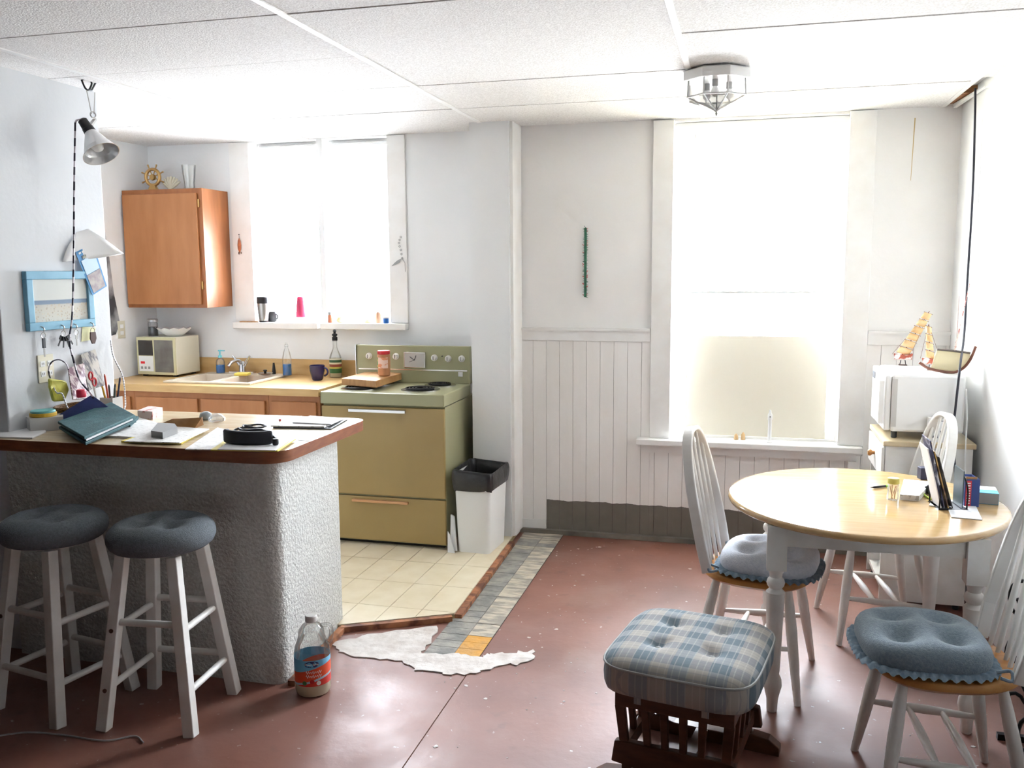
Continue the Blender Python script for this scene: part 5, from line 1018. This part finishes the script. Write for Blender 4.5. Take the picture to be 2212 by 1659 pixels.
p = Z(2008,942,.8155); t = thing('printed_box', 'white carton printed with line drawings before the microwave', 'box', (p.x,4.528,.8155), .05); bx(-.038,.038,-.018,.018,0,.115).build('carton', m_paper, t, bev=.001); m_ink = M('ink', S(110,112,116), .6)
MB().tube(arc((-.008,-.0185,.075), .012, 0, 6.283, 14)[:-1], .0012, 5, closed=True).build('drawing', m_ink, t); bx(-.03,.03,-.0192,-.0184,.1,.103).build('drawing', m_ink, t)
for i in range(3): bx(-.02+.016*i,-.012+.016*i,-.0192,-.0184,.02,.02+.012*(i+1)).build('drawing', m_ink, t)
m_sail = M('sail_cloth', S(236,204,158), .8, c2=S(220,178,122), scale=14); m_mast = M('mast_wood', S(120,70,50), .5)
def small_ship(lab, base, topu, n, w, sc_):
    t = thing('ship_model', lab, 'ship model', base, 0, 'model sailing ships on the microwave'); lean_ = topu
    MB().box(-.02,.02,-.012,.012,0,.004).build('stand_base', m_dwood, t)
    for x_ in (-.012,.012): MB().tube([(x_*1.2,0,.004),(x_*.8,0,.028)], .0022, 6).build('stand_post', m_black, t)
    hz2 = .03
    q = MB(); rows = []
    for k in range(9):
        s_ = -1+2*k/8; ww = .016*(1-s_*s_)**.5+.002; rows.append([(s_*.046, -ww, hz2+.024+.008*s_*s_), (s_*.044, -ww*.7, hz2+.010), (s_*.042, 0, hz2), (s_*.044, ww*.7, hz2+.010), (s_*.046, ww, hz2+.024+.008*s_*s_)])
    q.add([p for r_ in rows for p in r_], [(k*5+i, k*5+i+1, (k+1)*5+i+1, (k+1)*5+i) for k in range(8) for i in range(4)]+[tuple(k*5 for k in range(9))+tuple(k*5+4 for k in range(8,-1,-1))]); q.build('hull', M('hull_'+lab[:5], S(176,84,60), .5, c2=S(232,226,220), scale=30, lo=.45, hi=.55), t, sm=50)
    a, b = Vector((-.008,0,hz2+.02)), Vector((-.008,0,hz2+.02))+lean_
    MB().tube([a, b], [.003,.0015], 6).build('mast', m_mast, t)
    for k in range(n):
        c0 = a+(b-a)*((k+.25)/(n+.4)); c1 = a+(b-a)*((k+1.1)/(n+.4)); ww = w*(1-.45*k/n); bulge = Vector((0,-.012,0)); side = Vector((.82,.3,-.28)).normalized()
        q = MB(); v = []
        for i in range(7):
            s_ = -1+2*i/6; bl3 = bulge*(1-s_*s_)
            v += [c0+side*ww*s_+bl3*.6, (c0+c1)/2+side*ww*.97*s_+bl3*1.5, c1+side*ww*.9*s_+bl3*.6]
        q.add(v, [(3*i+j,3*i+3+j,3*i+4+j,3*i+1+j) for i in range(6) for j in range(2)]).build('sail', m_sail, t, sm=60, solid=.0012)
        MB().tube([c1-side*ww*1.08, c1+side*ww*1.08], .0014, 5).build('yard', m_mast, t)
    for s_ in (-1,1): MB().tube([b, a+Vector((s_*.045,0,.008))], .0008, 4).build('rigging', m_mast, t)
zm = .8155+.312+.0005
pA = Z(1950,789,zm); pB = Z(2012,800,zm)
tA = Y(2008,672,pA.y)-pA-Vector((-.008,0,.05)); small_ship('tall tan sailed model ship leaning over microwave front', pA, tA, 6, .036, 1)
tB = Y(2006,700,pB.y)-pB-Vector((-.008,0,.05)); small_ship('smaller tan sailed model ship in middle of microwave', pB, tB, 4, .024, 1)
# larger bare hull boat
p = Z(2060,806,zm); yb = min(p.y, 4.9)
t = thing('ship_hull_model', 'larger dark model boat hull with bare mast by wall', 'ship model', (0,0,0), 0, 'model sailing ships on the microwave')
kp = [Y(u,v,yb-.02) for u, v in ((1985,783),(2010,797),(2055,805),(2078,797),(2095,778),(2108,748))]
for p_ in kp: p_.z = max(p_.z, zm+.005)
MB().tube(spline(kp, 6), .0065, 8).build('keel', m_mast, t, sm=60)
MB().tube([Y(2024,755,yb), Y(2060,758,yb), Y(2096,763,yb)], .0055, 8).build('deck_rail', M('deck_grey', S(104,94,88), .6), t, sm=60)
sp_ = spline(kp, 6); dk = [Y(2024+72*i/16,755+8*i/16,yb) for i in range(17)]; bt = [sp_[6+int(i*(len(sp_)-13)/16)] for i in range(17)]
q = MB(); q.add([v for a, b in zip(dk, bt) for v in (a, b)], [(2*i,2*i+1,2*i+3,2*i+2) for i in range(16)]).build('hull_side', M('hull_cream', S(226,212,172), .6), t, sm=60, solid=.004)
MB().tube([Y(2062,757,yb), Y(2095,612,yb)], [.004,.0015], 6).build('mast', M('mast_red', S(190,120,110), .5, c2=S(232,220,210), scale=60, lo=.45, hi=.5), t); MB().tube([Y(2066,745,yb), Y(2072,640,yb)], .0012, 5).build('rigging', m_mast, t)
# cords by the right wall
o = MB().tube(spline([X(2107,190,1.045), X(2106,260,1.055), X(2101,420,1.06), X(2090,600,1.06), X(2083,720,1.055), Y(2074,790,4.53), Y(2064,880,4.515), Y(2058,940,4.48), Y(2062,1000,4.46), Y(2066,1100,4.47)], 6), .0055, 6).build('hanging_cable', M('cord_black', S(44,44,56), .5), sm=60); tag(o, 'black cord hanging from ceiling hole past the microwave', 'cord')
o = MB().tube(spline([Y(2087,840,4.56), Y(2089,900,4.52), Y(2086,960,4.485), Y(2085,1040,4.48), Y(2086,1120,4.48)], 5), .0035, 6).build('power_cable', m_white, sm=60); tag(o, 'white power cord hanging down the cart side', 'cord')
q = Y(1872,1013,5.0); o = bx(-.03,.03,-.02,.02,0,.02).build('teal_tin', m_teal, None, (.72,4.72,.377)); tag(o, 'small teal tin on the open shelf of cart', 'tin')
# ================================================================ ceiling light
t = thing('ceiling_light', 'octagonal white framed glass ceiling light', 'ceiling light', (-.143, 4.085, 0))
oc8 = lambda r, z: [(r*math.cos(math.pi/8+i*math.pi/4), r*math.sin(math.pi/8+i*math.pi/4), z) for i in range(8)]
z0, z1, z2, z3 = C-.005, C-.05, 2.362, 2.308
q = MB(); q.add(oc8(.135,z0)+oc8(.15,z0-.008)+oc8(.15,z1)+oc8(.128,z1), [(j*8+(i+1)%8, j*8+i, (j+1)*8+i, (j+1)*8+(i+1)%8) for j in range(3) for i in range(8)]+[tuple(range(8)), tuple(range(31,23,-1))]).build('canopy', m_white, t)
A8, B8, m_came = oc8(.128,z1), oc8(.132,z2), M('came', S(196,196,194), .4, .3); tip = Vector((0,0,z3))
for i in range(8):
    MB().slab([A8[i], A8[(i+1)%8], B8[(i+1)%8], B8[i]], .0015).build('pane', m_pane, t); MB().slab([B8[i], B8[(i+1)%8], Vector(tip)+Vector((math.cos(math.pi/8+(i+1)*math.pi/4),math.sin(math.pi/8+(i+1)*math.pi/4),0))*.008, Vector(tip)+Vector((math.cos(math.pi/8+i*math.pi/4),math.sin(math.pi/8+i*math.pi/4),0))*.008], .0015).build('pane', m_pane, t)
    MB().tube([A8[i], B8[i], tip], .0035, 6).build('came', m_came, t); MB().tube([B8[i], B8[(i+1)%8]], .0035, 6).build('came', m_came, t)
MB().lathe([(.002,z3-.022),(.006,z3-.012),(.004,z3-.006),(.012,z3),(.004,z3+.012)], 12).build('finial', m_came, t, sm=60); MB().tube([(0,0,z1),(0,0,z3)], .003, 6).build('rod', m_came, t)
for i in range(3):
    an = 2.1*i+.4; so = MB().lathe([(.013,z1-.028),(.013,z1)], 12, (.055*math.cos(an),.055*math.sin(an),0)).build('socket', m_grey, t, sm=40); MB().lathe([(.003,z1-.075),(.016,z1-.062),(.018,z1-.048),(.009,z1-.029)], 12, (.055*math.cos(an),.055*math.sin(an),0)).build('bulb', m_white, so, sm=60)
# ================================================================ wall and sill bits of the dining side
a, b = Y(1265,492,W-.014), Y(1267,642,W-.014); t = thing('tinsel_garland', 'short green tinsel garland hanging on wall left of window', 'garland', (a.x, W-.016, b.z)); hgt = a.z-b.z
rnd = random.Random(3)
q = MB().tube([(0,0,0),(0,0,hgt)], .008, 8); q.build('core', m_green, t)
q = MB()
for i in range(260):
    z = hgt*rnd.random(); an = rnd.random()*6.283; d = Vector((math.cos(an), -abs(math.sin(an))*.6, rnd.uniform(-.3,.3)))*.017; q.beam((0,0,z), Vector((0,0,z))+d, .0016, .0008, .0016, .0008)
q.build('tinsel', m_green, t, kind='stuff')
q = MB()
for i in range(24):
    z = hgt*rnd.random(); s_ = rnd.choice((-1,1)); q.beam((s_*.008,-.008,z), (s_*.0165,-.012,z+.006), .002, .002)
q.build('red_tinsel', m_red, t, kind='stuff'); MB().tube([(0,0,hgt),(-.008,-.002,hgt+.012)], .0015, 5).build('hook', m_dgrey, t)
zs2 = .6325
m_wax = M('tan_wax', S(214,180,132), .6)
for u, h, lab in ((1590,.036,'shorter tan candle stub on dining window sill'),(1605,.046,'taller tan candle stub on dining window sill')):
    p = Y(u, 947, W+.03); o = MB().lathe([(.012,0),(.013,.003),(.011,h*.7),(.006,h*.85),(.002,h)], 12).build('candle_stub', m_wax, None, (p.x, W+.03, zs2), sm=60); tag(o, lab, 'candle', 'tan candle stubs on the sill')
p = Y(1662,950,W-.02); t = thing('white_candlestick', 'slim white candle lighter standing on dining window sill', 'candle', (p.x, W-.02, zs2))
MB().lathe([(.014,0),(.015,.004),(.011,.01),(.0105,.13),(.013,.135),(.013,.165),(.008,.172),(.005,.19)], 14).build('stick', m_white, t, sm=40); MB().lathe([(.0035,0),(.0035,.002)], 8, m=Matrix.Translation((0,-.0125,.152)) @ Matrix.Rotation(math.pi/2,4,'X')).build('button', m_black, t)
# brown drip stain on the wall near the ceiling
a, b = Y(1975,255,W-.001), Y(1970,390,W-.001); o = MB().slab([(a.x-.004,W-.0022,b.z),(a.x-.002,W-.0022,b.z),(a.x+.007,W-.0022,a.z),(a.x+.001,W-.0022,a.z)], .001).build('drip_stain', M('rust_drip', S(206,180,130), .7), wb)
# black wrought iron stand at the right edge
p = Z(2200,1655,0); t = thing('iron_stand', 'black wrought iron scroll stand at right edge', 'stand', (.985, 3.18, 0))
for sy_ in (-.09,.09):
    MB().box(-.008,.008,sy_-.008,sy_+.008,0,.62).build('post', m_blackm, t)
    for k, z in enumerate((.1,.3,.5)):
        MB().tube([( -.001+(.085-.012*i*.5)*math.cos(.5+i*.42)*.55-.06, sy_, z+(.085-.0045*i)*math.sin(.5+i*.42)) for i in range(17)], .007, 6).build('scroll', m_blackm, t, sm=60)
for z in (.02,.6): MB().box(-.01,.012,-.1,.1,z,z+.02).build('rail', m_blackm, t)
for y_ in (-.09,.09): bx(-.10,.01,y_-.01,y_+.01,.0,.022).build('foot_bar', m_blackm, t)
